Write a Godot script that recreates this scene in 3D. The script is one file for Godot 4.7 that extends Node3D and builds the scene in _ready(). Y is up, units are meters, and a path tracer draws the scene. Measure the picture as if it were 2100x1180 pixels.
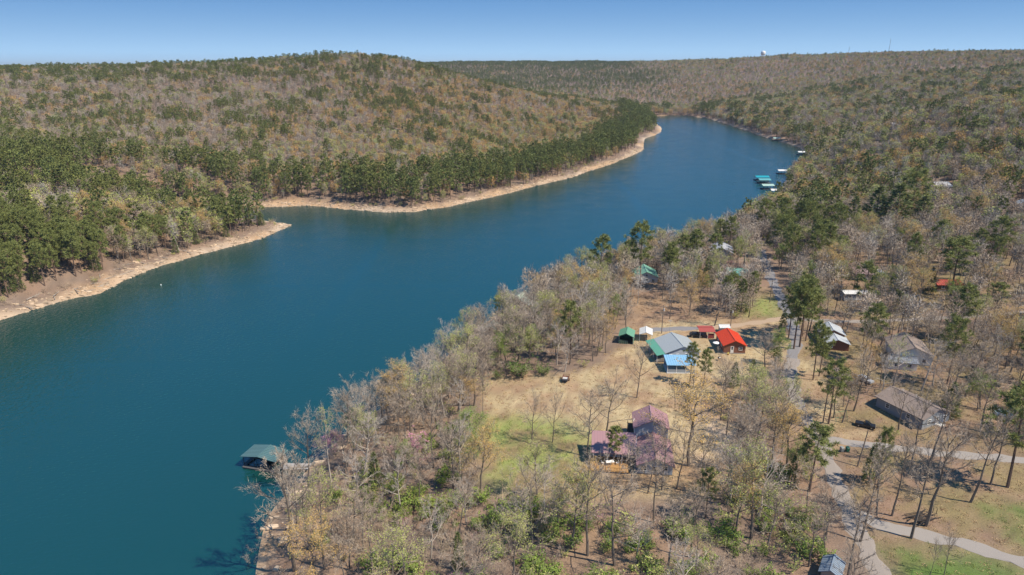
extends Node3D
# Lake between wooded hills in early spring, seen from the air. Metres, y up, water level at y = 0.

# ------------------------------------------------------------------ survey data (plan: x to the right, z towards the viewer)
const LAKE_SHORE := [-1500, 100, -700, -20, -420, -120, -290, -165, -225, -195, -188.4, -234.8, -183.1, -248.5, -176.9, -260.1, -169.2, -265.6, -169.4, -278.6, -168.9, -286.3, -164.4, -306.8, -155.9, -323.9, -145.7, -340.7, -135, -360.4, -131, -381, -127.8, -390.9, -150, -402, -185, -412, -240, -424, -245, -432, -190, -445, -152.5, -443.7, -139.5, -448.5, -125.7, -445.3, -103.9, -434.2, -80.5, -426.6, -62.1, -428.1, -41.7, -443.7, -22, -469, 0, -497.2, 24.8, -533.3, 43.8, -557, 66.1, -599.3, 97, -651.4, 126, -713, 144.5, -759.1, 166.2, -871.1, 190.1, -920.1, 207.7, -967.6, 220.3, -1028, 228, -1120, 240, -1230, 263.1, -1263, 309.9, -1275.1, 335.3, -1205.9, 333, -1061.1, 329.5, -982, 324.1, -888.9, 325.6, -842.9, 324.2, -801.4, 319.4, -768.2, 312.3, -737.5, 296.3, -686.3, 260, -619.7, 234, -577.4, 215.8, -540.2, 203.3, -507.4, 179.5, -460.3, 139.9, -400, 105.3, -358.2, 71.9, -323.9, 44.1, -295.1, 20.8, -277.2, 0, -254.2, -15.2, -219.7, -25.2, -188.6, -36.1, -167.6, -41.7, -156.6, -45.5, -145.8, -47.3, -142.1, -48, -136.6, -48.8, -131.4, -50.9, -123.2, -50.8, -117.7, -48, -105.2, -45.3, -95.1, -40, -60, -30, 0, 0, 100, 60, 500, -1500, 500]
const HILLS := [6.6, -165.7, -0.01353, -5.7, -141.6, -0.00541, 28.4, -139.9, -0.00891, 55.2, -120.7, 0.01713, 94.8, -120, 0.02229, 83.5, -95.9, -0.01458, 51.5, -189.8, 0.00713, 44.3, -234.1, -0.02557, 99.8, -267.2, 0.00253, 113.1, -229.8, 0.00633, 135.9, -209.1, 0.03522, 167.4, -211.6, 0.02192, 155.3, -301.4, -0.05003, 168, -266, 0.02047, 194.9, -252.2, -0.13542, 89.6, -302.8, 0.00936, 148.6, -338.7, -0.08284, -23.1, -108, 0.01111, -4.3, -100.1, -0.01972, 21, -96.5, -0.03586, 54.6, -96.5, 0.00905, -17.3, -142.5, 0.00953, -30.9, -101.9, 0.04844, -7.5, -193.2, -0.00071, 28.1, -248.1, -0.01096, 96, -161.9, -0.02155, 126.7, -152.9, -0.00408, 60, 0, -0.00734, 150, -40, 0.00517, 60, 200, 0.00776, 300, 100, 0.00076, 300, -100, 0.03509, 0, -40, 0.00523, 204.1, -296.5, 0.18364, 227.7, -304.2, -0.06140, 180.5, -334.4, 0.00726, 190, -407.9, 0.21895, 246.5, -411.9, -0.30596, 283.5, -387.3, 0.14268, 291.1, -658.5, 0.06520, 301.5, -609.5, -0.03455, 314.7, -568.7, -0.10189, 331.3, -535.8, -0.03399, 358.9, -505.5, -0.19207, 297.5, -450.7, -0.10623, 315.8, -438, -0.00728, 239.7, -483.9, 0.28067, 443.2, -1433, -0.02790, 514.1, -1672.8, -0.02697, 549.6, -2026.8, -0.01021, 684, -1985.5, -0.09380, 590.9, -1700.2, 0.06411, 804.3, -1831.2, 0.00223, 902.7, -1671.9, -0.03196, 971.2, -1515.5, -0.01486, 1005.1, -1432.6, -0.00752, 550.8, -1341.3, -0.00126, 637.2, -1246.6, -0.03320, 704.7, -1151.5, -0.03018, 750.6, -1061.4, 0.00551, 373.4, -981.4, -0.04684, 469.1, -972.8, -0.04034, 529.7, -906.6, 0.01176, 340.9, -1409.4, 0.12821, 333.2, -1616, 0.07866, 341.8, -1098, 0.05957, 344.7, -755, 0.36813, 376.5, -739.7, -0.09351, 410, -721.7, -0.03613, 444.3, -701.1, -0.02959, 481.8, -675.9, -0.04547, -178.4, -2393.4, -0.04461, 84.6, -2498.6, -0.02938, 252.8, -2487.2, 0.02525, 384.3, -2267.7, -0.06741, 129.6, -1895.6, 0.05781, 279.6, -1778.2, -0.05231, 439.3, -2155.7, 0.09497, -71.4, -2098.8, 0.02161, -725.2, -1018.2, -0.00727, -650.9, -1067.1, -0.01383, -543.6, -1069.8, -0.00111, -444.9, -1060.4, 0.00595, -345.6, -1023.2, -0.02534, -267.2, -1015.4, -0.01927, -201.5, -1030.5, -0.07551, -137.5, -1071.2, -0.19806, -96.7, -1095.7, 0.03425, -37.2, -1089.4, 0.07204, 37, -1079.4, -0.00720, 109.1, -1054.4, -0.03983, 174.1, -1005, 0.01240, -492.8, -753.1, 0.06418, -394.1, -764.4, 0.02607, -292.9, -776.6, 0.02596, -191, -797.4, -0.06258, -112.9, -822.3, -0.00732, -58.5, -848, -0.03070, 30.6, -879.5, 0.12053, 88.5, -845.4, -0.02981, -354.2, -533.1, 0.29157, -288, -549.1, -0.01308, -222.4, -578.8, 0.00150, -151.5, -621.8, -0.07289, -91.2, -653.7, 0.04047, -22.4, -639.6, -0.07449, 47.9, -678.3, 0.12142, -239.1, -484.2, 0.03067, -183.7, -470.4, 0.08013, -136.4, -481, 0.01359, -83.7, -472.6, -0.14563, -36, -508.7, 0.03673, -365.4, -500.9, -0.29948, -285.3, -386, -0.06141, -252.7, -384.4, -0.03619, -220, -386.8, -0.01765, -192.4, -384.5, -0.02730, -166.2, -385.7, -0.09428, -145, -385.6, 0.20756, -185.7, -284.8, -0.02281, -199.5, -262.8, -0.23394, -172.2, -316.1, 0.11527, -168.4, -229.9, 0.09242, -154.2, -336.3, 0.07483, -600, -300, -0.03136, -420, -260, 0.08362, -900, -600, -0.00983, -1500, -1000, -0.01661, -400, -3500, 0.01075, 800, -3500, 0.00889, 2500, -3000, 0.00222, 3500, -500, -0.00542, 1200, -200, -0.00040, 2500, 800, -0.00052, 500, 800, 0.00629, -3000, -2500, 0.00036, 1000, -600, 0.01221, -1500, 1500, 0.00630, -3500, 200, -0.00184, 700, -60, 0.01475, 3500, 2500, -0.00269, -300, 4000, -0.00432, 600, -4800, 0.00146, -3000, -4500, 0.00066, 3500, -4500, 0.00198, -900, -1700, 0.02629, -300, -1700, -0.00076]
const HILL_BASE := 80.4481
const ZONES := [
	{"name": "shore_wood", "p": [-40, -134.9, -13.1, -185.4, 1.7, -225.5, 18.9, -250.2, 40.4, -256.2, 42.6, -224.2, 31.1, -190.7, 18.1, -177.5, -7.1, -181.2, -7.9, -151.4, -10.4, -142.2], "a": "", "b": "", "density": 1.1, "pine": 0.012, "under": 0.25},
	{"name": "bottom_brush", "p": [-48.4, -104.8, -48.5, -119.6, -39.3, -136.8, -10.7, -146.9, -5.1, -122.4, 3, -118.3, 14.6, -116.4, 32.1, -115.9, 45.2, -120.6, 53.6, -127.6, 66.1, -127.4, 64.7, -110.9, 60.7, -95.2, 47.2, -66.8, -37.5, -71.3], "a": "", "b": "", "density": 0.36, "pine": 0.0, "under": 1.15},
	{"name": "low_bank", "p": [-49.6, -103, -50.9, -117.5, -49.1, -121.5, -47.7, -130.3, -43.4, -143.5, -39, -145.1, -34.7, -133.7, -37.5, -124.7, -38.3, -112.3, -35.2, -97.9, -32.6, -78], "a": "litter", "b": "floor", "density": 0.2, "pine": 0.0, "under": 0.5},
	{"name": "house_wood", "p": [54.9, -161.1, 65.9, -163.5, 74.2, -155.2, 69.9, -139.1, 57.7, -127.5, 47.3, -127.7, 49.9, -143.9], "a": "", "b": "", "density": 0.75, "pine": 0.02, "under": 0.6},
	{"name": "right_yards", "p": [118.1, -263.7, 208.9, -268.9, 213.7, -238.5, 135.1, -132.6, 112.9, -131.6, 76.4, -141, 80.7, -174.8, 99.2, -221], "a": "olive", "b": "litter", "density": 0.62, "pine": 0.06, "under": 0.15},
	{"name": "clearing", "p": [-8.9, -153.7, -6.5, -177.2, -1.4, -178.1, 13.8, -176.2, 23.5, -182.2, 31.8, -193.6, 42.7, -197.7, 58.7, -194.9, 72.8, -183.4, 65.9, -163.5, 52.2, -155.9, 45.3, -144, 48.5, -131.4, 40.2, -120.7, 32.6, -118.3, 14.8, -118, 5, -120.1, -2, -122.2, -7.2, -135.5], "a": "tan", "b": "rust", "density": 0, "pine": 0, "under": 0},
	{"name": "clearing_dry", "p": [-5.4, -171.5, 14.9, -172.9, 29.1, -187.1, 41.3, -190.1, 51, -176, 43.5, -156.1, 24.3, -151.7, 6.1, -152.6, -6.2, -155.1], "a": "tan", "b": "rust", "density": 0, "pine": 0, "under": 0},
	{"name": "grass", "p": [-10.7, -151.4, 1.2, -152.9, 11.9, -148.4, 19.8, -139.3, 15.6, -121.3, 3, -119.2, -4.6, -124.1], "a": "lawn", "b": "olive", "density": 0, "pine": 0, "under": 0},
	{"name": "drive_sand", "p": [45.4, -151.1, 52.9, -146.1, 49, -133.4, 41, -127.8, 39.8, -135.6], "a": "sand", "b": "tan", "density": 0, "pine": 0, "under": 0},
	{"name": "grove", "p": [43.8, -247.2, 73.6, -244.1, 73, -217.6, 62.7, -209.9, 39.1, -213], "a": "rust", "b": "litter", "density": 0.3, "pine": 0.0, "under": 0.12},
	{"name": "lane_lawn", "p": [90.5, -242.7, 98.9, -244.2, 93.6, -221.3, 92, -214.4, 79.6, -215], "a": "lawn", "b": "olive", "density": 0, "pine": 0, "under": 0},
	{"name": "red_yard", "p": [38, -211.3, 63.6, -213.4, 91.7, -214.4, 83.3, -181.2, 70.3, -172.1, 62.7, -182.8, 58.6, -194.6, 38.2, -197.9], "a": "tan", "b": "rust", "density": 0.06, "pine": 0, "under": 0},
	{"name": "pine_lane", "p": [128.5, -343.9, 185.4, -392.8, 132.4, -260.7, 111.6, -252.1, 107.2, -265.8], "a": "", "b": "", "density": 0.9, "pine": 0.35, "under": 0.1},
	{"name": "lane_side", "p": [83.3, -181.2, 91.6, -180.8, 75.5, -138.9, 85.4, -140.8, 82.3, -134.6, 71.5, -134.9, 71.3, -147.9], "a": "rust", "b": "tan", "density": 0.25, "pine": 0.2, "under": 0.1},
	{"name": "lower_lawn", "p": [73.7, -133.9, 80.1, -134.7, 111, -128.9, 129, -125.4, 99.5, -90.2, 90.3, -99.6, 83.4, -103.6, 72.3, -109.3, 66.9, -114.7], "a": "olive", "b": "litter", "density": 0, "pine": 0, "under": 0},
	{"name": "lower_lawn_green", "p": [90.6, -113.5, 111.5, -116, 101.3, -92.3, 91.2, -100.9], "a": "grass", "b": "olive", "density": 0, "pine": 0, "under": 0},
	{"name": "corner_grass", "p": [66.7, -106.6, 75.5, -103.7, 85.2, -97.2, 87.7, -93.7, 70, -66.6, 51, -66.7], "a": "grass", "b": "olive", "density": 0, "pine": 0, "under": 0},
]
const ROADS := [
	{"name": "lane_asphalt", "m": "asphalt", "w": 3.6, "p": [114.1, -303.1, 109.2, -284.1, 103.4, -259.7, 98.2, -236.4, 94.1, -216.5, 89.4, -199.4, 82, -183]},
	{"name": "lane_worn", "m": "worn", "w": 3.4, "p": [82, -183, 75.1, -165.9, 71.6, -150.3, 71.2, -138, 68.4, -127.3, 66.5, -118.7, 64.8, -108.7, 63.7, -101.3, 62.5, -95.2, 59.4, -83.6]},
	{"name": "drive_house", "m": "asphalt", "w": 3.2, "p": [44.4, -206.6, 52.6, -207.8, 61.2, -207.4]},
	{"name": "drive_sand", "m": "dirt", "w": 3.0, "p": [61.2, -207.4, 70.6, -209.6, 82.9, -212.5, 93.5, -216.6]},
	{"name": "drive_cross", "m": "worn", "w": 2.6, "p": [94.7, -215.6, 102.4, -212.8, 114.3, -210.7, 133.6, -210.9, 152.7, -210.8, 177.7, -210.6]},
	{"name": "gravel_upper", "m": "gravel", "w": 2.8, "p": [72.8, -138, 78.9, -136.8, 87.7, -134.5, 97.1, -132, 111.1, -129, 124.1, -125.6]},
	{"name": "gravel_lower", "m": "gravel", "w": 3.2, "p": [66.1, -111.6, 68.6, -109.4, 72.2, -107.5, 76.5, -105.5, 81.9, -102.7, 86.7, -99.4, 91.7, -95.7, 96, -90.8]},
]
const TREES := [
	[22.1, -141.8, 14.5, "open", 1.1, "large bare spreading tree on the lawn behind the pink-roofed house wing"],
	[4.4, -139, 11.6, "open", 0.8, "small bare tree standing alone on the green lawn, left one of the pair"],
	[9.4, -139.3, 11.9, "open", 0.7, "slim bare tree on the green lawn, right one of the pair"],
	[16.6, -132.8, 15.1, "open", 0.9, "bare tree just left of the pink-roofed side wing"],
	[32.5, -159.9, 14.3, "open", 0.9, "forked bare tree on the tan clearing below the grey-roofed house"],
	[41.2, -154.2, 8.5, "open", 0.7, "small bare tree behind the golden-leaved tree"],
	[38.4, -128.7, 19.6, "gold", 1.35, "large golden-leaved tree right of the pink-roofed house"],
	[-6.6, -121.1, 14.6, "gold", 1.0, "golden-leaved tree at the left edge of the green lawn"],
	[22.2, -130.1, 9.4, "pine", 1.25, "small pine between the two wings of the pink-roofed house"],
	[30.7, -120, 14, "open", 0.75, "bare tree standing before the pink-roofed front wing"],
	[37.2, -110.9, 11.4, "pine", 0.9, "young pine at the wood edge right of the pink-roofed house"],
	[44, -104.8, 18, "lime", 1.1, "tall tree with fresh lime leaves in the lower woods"],
	[60.6, -119.1, 15.2, "pine", 1.25, "broad dark pine beside the gravel lane bend"],
	[57.3, -120.5, 7.8, "cedar", 0.8, "dark cedar beside the broad pine near the gravel bend"],
	[86.7, -198.4, 18.2, "pine", 0.9, "leftmost of the tall pines clustered by the lane"],
	[84.9, -189.6, 20.4, "pine", 1.0, "front pine of the tall cluster by the lane"],
	[87.2, -191, 21.1, "pine", 1.0, "middle pine of the tall cluster by the lane"],
	[90.8, -195.4, 17.2, "pine", 0.9, "rear pine of the tall cluster by the lane"],
	[91.3, -199.4, 20.5, "pine", 1.0, "tallest pine of the cluster by the lane"],
	[81.9, -168.6, 17.4, "pine", 0.8, "tall slender pine standing in bare earth beside the lane"],
	[76, -145.5, 16.4, "pine", 1.1, "leaning pine next to the utility pole by the gravel road"],
	[74.3, -122.4, 9.1, "cedar", 0.9, "dark cedar on the lower lawn"],
	[74.4, -119.4, 14, "pine", 0.6, "thin pine behind the dark cedar on the lower lawn"],
	[70.4, -111.4, 15.4, "tall", 0.8, "bare tall trunk at the left end of the rail pile"],
	[73.2, -111.2, 17.9, "tall", 0.8, "bare tall trunk second along the rail pile"],
	[78.2, -118.1, 11.4, "tall", 0.6, "thin bare trunk between the cedar and the rail pile"],
	[85.3, -126.9, 17.7, "tall", 0.8, "bare tree close below the gravel drive"],
	[90.1, -128.1, 19.2, "tall", 0.9, "bare tree below the long brown roof"],
	[73.3, -104.7, 19.6, "tall", 0.9, "bare tree on the verge of the pale gravel drive"],
	[78, -108.2, 22.2, "tall", 1.0, "bare tree at the right end of the rail pile"],
	[90.7, -115, 19.4, "tall", 0.9, "lone bare tree in the middle of the lower lawn"],
	[98.5, -120.8, 17.2, "tall", 0.8, "bare tree on the right part of the lower lawn"],
	[101.2, -119.7, 21.7, "pine", 1.2, "big dark pine at the right border"],
	[73.7, -95.3, 8.5, "open", 0.6, "small bare sapling in the corner grass"],
	[70.6, -94.5, 7.8, "tall", 0.5, "thin bare sapling beside the corner sapling"],
	[63.6, -103.9, 17.5, "tall", 0.9, "bare crooked tree at the fork of the lane and gravel drive"],
	[57.3, -95.2, 16.6, "tall", 1.0, "bare tree on the left verge of the lane"],
	[57, -104, 12.4, "open", 1.0, "pale bare tree in the brush above the blue-grey shed"],
	[48.4, -168.4, 12.1, "pine", 0.85, "pine in front of the blue tarpaulin roof"],
	[51.2, -165.4, 11.6, "pine", 0.9, "pine right of the blue tarpaulin roof"],
	[56.2, -161.1, 6.2, "lime", 0.8, "bright green young tree below the brick cabin"],
	[59.8, -166.6, 7.1, "cedar", 1.1, "dark bushy cedar below the brick cabin"],
	[65.3, -169.3, 6.4, "pine", 0.7, "short pine right of the cabin yard"],
	[73.2, -173.5, 8.7, "pine", 0.8, "pine left of the worn lane"],
	[83.1, -195.8, 9.5, "pine", 0.7, "pine just left of the lane above the cabin"],
	[73.7, -221.4, 13.5, "pine", 0.95, "left pine of the dark group above the brick cabin"],
	[77, -224.2, 13.4, "pine", 1.0, "middle pine of the dark group above the brick cabin"],
	[79.4, -222.1, 12.3, "cedar", 1.1, "right evergreen of the dark group above the brick cabin"],
	[85.2, -227.8, 13, "pine", 0.9, "pine at the left edge of the lane lawn"],
	[72.3, -257, 11.9, "cedar", 1.3, "dark evergreen before the grey metal-roofed house"],
	[76.1, -253.3, 11.8, "cedar", 1.2, "dark evergreen right of the one before the grey metal-roofed house"],
	[107, -192.3, 10.5, "pine", 0.9, "pine between the tin-roofed house and the hipped brown roof"],
	[84.5, -170.9, 14.6, "pine", 0.9, "pine in front of the tin-roofed house"],
	[155.7, -229.3, 20.7, "pine", 1.5, "large dark pine standing over the red roof"],
	[159.7, -212, 11, "pine", 1.5, "round-topped dark pine near the right border"],
	[132.8, -224.6, 11.3, "pine", 1.1, "pine right of the white mobile home"],
	[150.5, -233.5, 9.8, "cedar", 1.0, "evergreen bush left of the large pine over the red roof"],
	[194.3, -327.2, 28.3, "pine", 1.3, "tallest dark pine in the group below the white roof on the slope"],
	[174.5, -321.7, 23.4, "cedar", 1.6, "broad dark evergreen in the group on the slope"],
	[180.2, -314.9, 25.1, "cedar", 1.6, "dense evergreen beside the tallest pine on the slope"],
	[193.7, -316.5, 18.4, "cedar", 1.5, "right evergreen of the dark group on the slope"],
	[162.2, -318.1, 19.8, "cedar", 1.3, "left evergreen of the dark group on the slope"],
	[-29, -124.5, 9, "cedar", 0.9, "dark narrow cedar in the brush behind the boat dock"],
	[-9.4, -98.8, 7.7, "cedar", 0.8, "dark cedar low in the bottom brush"],
	[38.4, -222, 9.8, "cedar", 0.7, "narrow cedar at the edge of the open grove"],
	[17.4, -186.1, 18.4, "pine", 1.0, "pine in the bare strip left of the green carport"],
	[5, -184.6, 10.8, "pine", 0.6, "small pine at the shore side of the clearing"],
	[34.2, -254.9, 22, "pine", 1.0, "lone tall pine above the shoreline trees"],
	[49.9, -253.1, 25.6, "pine", 1.0, "tall pine left of the green-roofed white house"],
	[-4.8, -221.7, 12, "pine", 0.6, "small pine beside the pale green roof by the water"],
	[-39.7, -102.1, 25.8, "tall", 0.9, "pale leaning bare tree at the water edge below the boat dock"],
	[-44.8, -128.9, 17.2, "open", 0.9, "pale dead tree with few limbs right of the boat dock"],
	[-39.6, -128.9, 18.9, "lime_thin", 0.7, "slender budding tree on the bank right of the boat dock"],
	[-35.8, -129.1, 16, "tall", 0.7, "bare bank tree second to the right of the boat dock"],
	[-34.1, -101.8, 18.2, "lime", 0.8, "yellow-green tree on the lower bank"],
	[-41.2, -109.3, 16.4, "tall", 0.6, "thin dark-barked tree on the lower bank"],
	[-7.4, -154, 14.8, "tall", 0.4, "thin dark bare trunk at the left edge of the clearing"],
	[71.1, -222.5, 8, "open", 1.3, "wide pale bare tree above the red canopy"],
	[66.7, -209.7, 13.1, "open", 1.2, "spreading bare tree behind the red canopy"],
	[31.6, -100.3, 15.3, "tall", 0.8, "bare tree in the lower woods before the pink-roofed house"],
	[17.9, -98.1, 19.5, "open", 1.0, "pale bare tree in the lower woods below the deck"],
	[13.5, -100.8, 19.9, "tall", 0.9, "bare tree in front of the wooden deck"],
	[3.5, -102.5, 15.8, "open", 1.0, "white-barked spreading tree in the bottom brush"],
	[-17.2, -130.5, 15, "open", 1.0, "pale spreading bare tree in the wood left of the lawn"],
	[27.6, -118.9, 12.5, "open", 0.8, "bare tree overlapping the middle of the pink-roofed front wing"],
	[33.8, -120.3, 13.2, "open", 0.85, "bare tree at the right corner of the pink-roofed front wing"],
	[24.5, -119.7, 11.6, "tall", 0.9, "bare tree before the gap between the pink-roofed wings"],
	[131.5, -260.9, 11.9, "open", 1.2, "grey bare tree behind the white mobile home"],
	[129, -243.3, 10.3, "open", 1.4, "pale many-branched tree above the white mobile home"],
	[117.4, -239.7, 8.3, "lime", 1.1, "lime-yellow tree left of the white mobile home"],
	[249.9, -369.8, 11.7, "gold", 1.2, "orange-gold tree right of the white roof on the slope"],
	[125.8, -372.2, 8.2, "gold", 1.0, "yellow tree above the grey metal-roofed house"],
	[89.5, -310.2, 9.4, "gold", 1.0, "golden tree left of the grey metal-roofed house"],
]

const FAR_HOUSES := [
	[319.0, -582.0, 10.0, 6.5, 4.0, "white-roofed house far up the right slope", "far_white_roof", Vector3(0.75, 0.75, 0.74)],
	[312.7, -522.6, -10.0, 9.0, 6.0, "dark brown house among trees high on the right slope", "dark_roof", Vector3(0.09, 0.06, 0.05)],
	[196.9, -324.9, -20.0, 9.0, 7.0, "tan-roofed house below the dark evergreens on the slope", "tan_roof", Vector3(0.50, 0.43, 0.30)],
	[482.4, -2448.0, 0.0, 26.0, 12.0, "red-roofed house on the far ridge above the lake's end", "far_red_roof", Vector3(0.40, 0.12, 0.08)]]
const WATER_TOWER := Vector2(703.6, -2021.0)
const MASTS := [Vector3(906.8, -1737.6, 46.0), Vector3(853.9, -1830.6, 30.0)]
const DROWNED := [Vector2(-49.4, -106.6), Vector2(-50.2, -110.0), Vector2(-51.0, -115.1), Vector2(-51.2, -119.7), Vector2(-51.6, -124.0)]

# ------------------------------------------------------------------ mesh collector
class Shape:
	var v := PackedVector3Array()
	var ix := PackedInt32Array()
	func tri(a: Vector3, b: Vector3, c: Vector3) -> void:
		var n := v.size()
		v.append(a); v.append(b); v.append(c)
		ix.append(n); ix.append(n + 1); ix.append(n + 2)
	func quad(a: Vector3, b: Vector3, c: Vector3, d: Vector3) -> void:
		var n := v.size()
		v.append(a); v.append(b); v.append(c); v.append(d)
		ix.append_array(PackedInt32Array([n, n + 1, n + 2, n, n + 2, n + 3]))
	func tube(a: Vector3, b: Vector3, ra: float, rb: float, sides: int) -> void:
		var d := (b - a).normalized()
		var s := d.cross(Vector3.UP if absf(d.y) < 0.9 else Vector3.RIGHT).normalized()
		var t := d.cross(s)
		var n := v.size()
		for k in sides:
			var w := TAU * k / sides
			var o := s * cos(w) + t * sin(w)
			v.append(a + o * ra)
			v.append(b + o * rb)
		for k in sides:
			var p := n + 2 * k
			var q := n + 2 * ((k + 1) % sides)
			ix.append_array(PackedInt32Array([p, p + 1, q, q, p + 1, q + 1]))
	func capped(a: Vector3, b: Vector3, ra: float, rb: float, sides: int) -> void:
		var n := v.size()
		tube(a, b, ra, rb, sides)
		var m := v.size()
		v.append(a); v.append(b)
		for k in sides:
			var p := n + 2 * k
			var q := n + 2 * ((k + 1) % sides)
			ix.append_array(PackedInt32Array([m, p, q, m + 1, q + 1, p + 1]))
	func box(lo: Vector3, hi: Vector3) -> void:
		hexa([Vector3(lo.x, lo.y, lo.z), Vector3(hi.x, lo.y, lo.z), Vector3(hi.x, lo.y, hi.z), Vector3(lo.x, lo.y, hi.z),
			Vector3(lo.x, hi.y, lo.z), Vector3(hi.x, hi.y, lo.z), Vector3(hi.x, hi.y, hi.z), Vector3(lo.x, hi.y, hi.z)])
	func hexa(c: Array) -> void:   # eight corners: four below, four above, both running the same way round
		quad(c[3], c[2], c[1], c[0])
		quad(c[4], c[5], c[6], c[7])
		for k in 4:
			var m := (k + 1) % 4
			quad(c[k], c[m], c[m + 4], c[k + 4])
	func beam(a: Vector3, b: Vector3, w: float, h: float) -> void:   # a squared timber between two points
		var d := (b - a).normalized()
		var s := d.cross(Vector3.UP if absf(d.y) < 0.95 else Vector3.RIGHT).normalized() * w * 0.5
		var u := s.cross(d).normalized() * h * 0.5
		hexa([a - s - u, a + s - u, b + s - u, b - s - u, a - s + u, a + s + u, b + s + u, b - s + u])
	func mesh(into: ArrayMesh = null) -> ArrayMesh:
		var a := []
		a.resize(Mesh.ARRAY_MAX)
		a[Mesh.ARRAY_VERTEX] = v
		a[Mesh.ARRAY_INDEX] = ix
		var m := into if into else ArrayMesh.new()
		m.add_surface_from_arrays(Mesh.PRIMITIVE_TRIANGLES, a)
		return m

var rng := RandomNumberGenerator.new()
var mats := {}
var taken := {}
var noise_a := FastNoiseLite.new()
var noise_b := FastNoiseLite.new()
var noise_c := FastNoiseLite.new()

# ------------------------------------------------------------------ naming
func numbered(called: String) -> String:
	var k: int = taken.get(called, 0)
	taken[called] = k + 1
	return called if k == 0 else "%s_%03d" % [called, k]

func thing(called: String, label: String, category: String, at: Vector3, turn := 0.0, group := "") -> Node3D:
	var o := Node3D.new()
	o.name = numbered(called)
	add_child(o)
	o.position = at
	o.rotation_degrees.y = turn
	o.set_meta("label", label)
	o.set_meta("category", category)
	if group:
		o.set_meta("group", group)
	return o

func part(called: String, s: Shape, m: Material, parent: Node) -> MeshInstance3D:
	var o := MeshInstance3D.new()
	o.name = called
	var me := s.mesh()
	me.surface_set_material(0, m)
	o.mesh = me
	parent.add_child(o, true)
	return o

func box_part(called: String, lo: Vector3, hi: Vector3, m: Material, parent: Node) -> MeshInstance3D:
	var s := Shape.new()
	s.box(lo, hi)
	return part(called, s, m, parent)

# ------------------------------------------------------------------ materials (base colours are linear values)
func lin(r: float, g: float, b: float) -> Color:
	return Color(r, g, b).linear_to_srgb()

func paint(key: String, r: float, g: float, b: float, rough := 0.85, grain := 0.0, scale := 1.0, metal := 0.0) -> StandardMaterial3D:
	if mats.has(key):
		return mats[key]
	var m := StandardMaterial3D.new()
	m.albedo_color = lin(r, g, b)
	m.roughness = rough
	m.metallic = metal
	m.cull_mode = BaseMaterial3D.CULL_DISABLED
	if grain > 0.0:
		m.albedo_texture = grain_texture(grain)
		m.uv1_triplanar = true
		m.uv1_world_triplanar = true
		m.uv1_scale = Vector3.ONE * scale
	mats[key] = m
	return m

func grain_texture(depth: float) -> Texture2D:
	var key := "grain%.2f" % depth
	if not mats.has(key):
		var n := FastNoiseLite.new()
		n.seed = 5
		n.noise_type = FastNoiseLite.TYPE_SIMPLEX
		n.frequency = 0.045
		n.fractal_octaves = 5
		n.fractal_gain = 0.75
		var t := NoiseTexture2D.new()
		t.width = 512
		t.height = 512
		t.seamless = true
		t.noise = n
		var g := Gradient.new()
		g.set_color(0, lin(1 - depth, 1 - depth, 1 - depth))
		g.set_color(1, Color(1, 1, 1))
		t.color_ramp = g
		mats[key] = t
	return mats[key]

# ------------------------------------------------------------------ terrain
const ANG0 := -48.0
const ANG_STEP := 0.4
const COLS := 241
const R0 := 8.0
const R_GROW := 1.018
const RINGS := 364
var hgt := PackedFloat32Array()
var dst := PackedFloat32Array()
var seen_from := PackedFloat32Array()
var hill_x := PackedFloat32Array()
var hill_z := PackedFloat32Array()
var hill_w := PackedFloat32Array()
var shore := PackedVector2Array()

func hill_height(x: float, z: float) -> float:
	var h := HILL_BASE
	for k in hill_x.size():
		var dx := hill_x[k] - x
		var dz := hill_z[k] - z
		h += hill_w[k] * sqrt(dx * dx + dz * dz + 900.0)
	return h

func shore_distance(x: float, z: float) -> float:   # positive on land
	var best := 1e12
	var inside := false
	var n := shore.size()
	var a := shore[n - 1]
	for k in n:
		var b := shore[k]
		var ex := b.x - a.x
		var ez := b.y - a.y
		var px := x - a.x
		var pz := z - a.y
		var t := clampf((px * ex + pz * ez) / (ex * ex + ez * ez), 0.0, 1.0)
		var qx := px - ex * t
		var qz := pz - ez * t
		best = minf(best, qx * qx + qz * qz)
		if (a.y > z) != (b.y > z) and x < a.x + pz / ez * ex:
			inside = not inside
		a = b
	return -sqrt(best) if inside else sqrt(best)

func land_height(x: float, z: float, d: float, hill: float) -> float:
	if d < 0.0:
		return maxf(-6.0, d * 0.35)
	hill = maxf(hill, 3.0)
	var bank := minf(d * 0.30, 2.2) + maxf(0.0, d - 7.0) * 0.10
	var k := smoothstep(4.0, 45.0, d)
	var h := lerpf(minf(bank, hill), hill, k)
	var r := sqrt(x * x + z * z)
	return h + noise_a.get_noise_2d(x * 2.0, z * 2.0) * clampf(d * 0.04, 0.0, 0.35) * (1.0 + smoothstep(350.0, 900.0, r) * 9.0) + noise_b.get_noise_2d(x, z) * clampf((d - 40.0) * 0.05, 0.0, 6.0) * smoothstep(320.0, 700.0, r)

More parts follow.
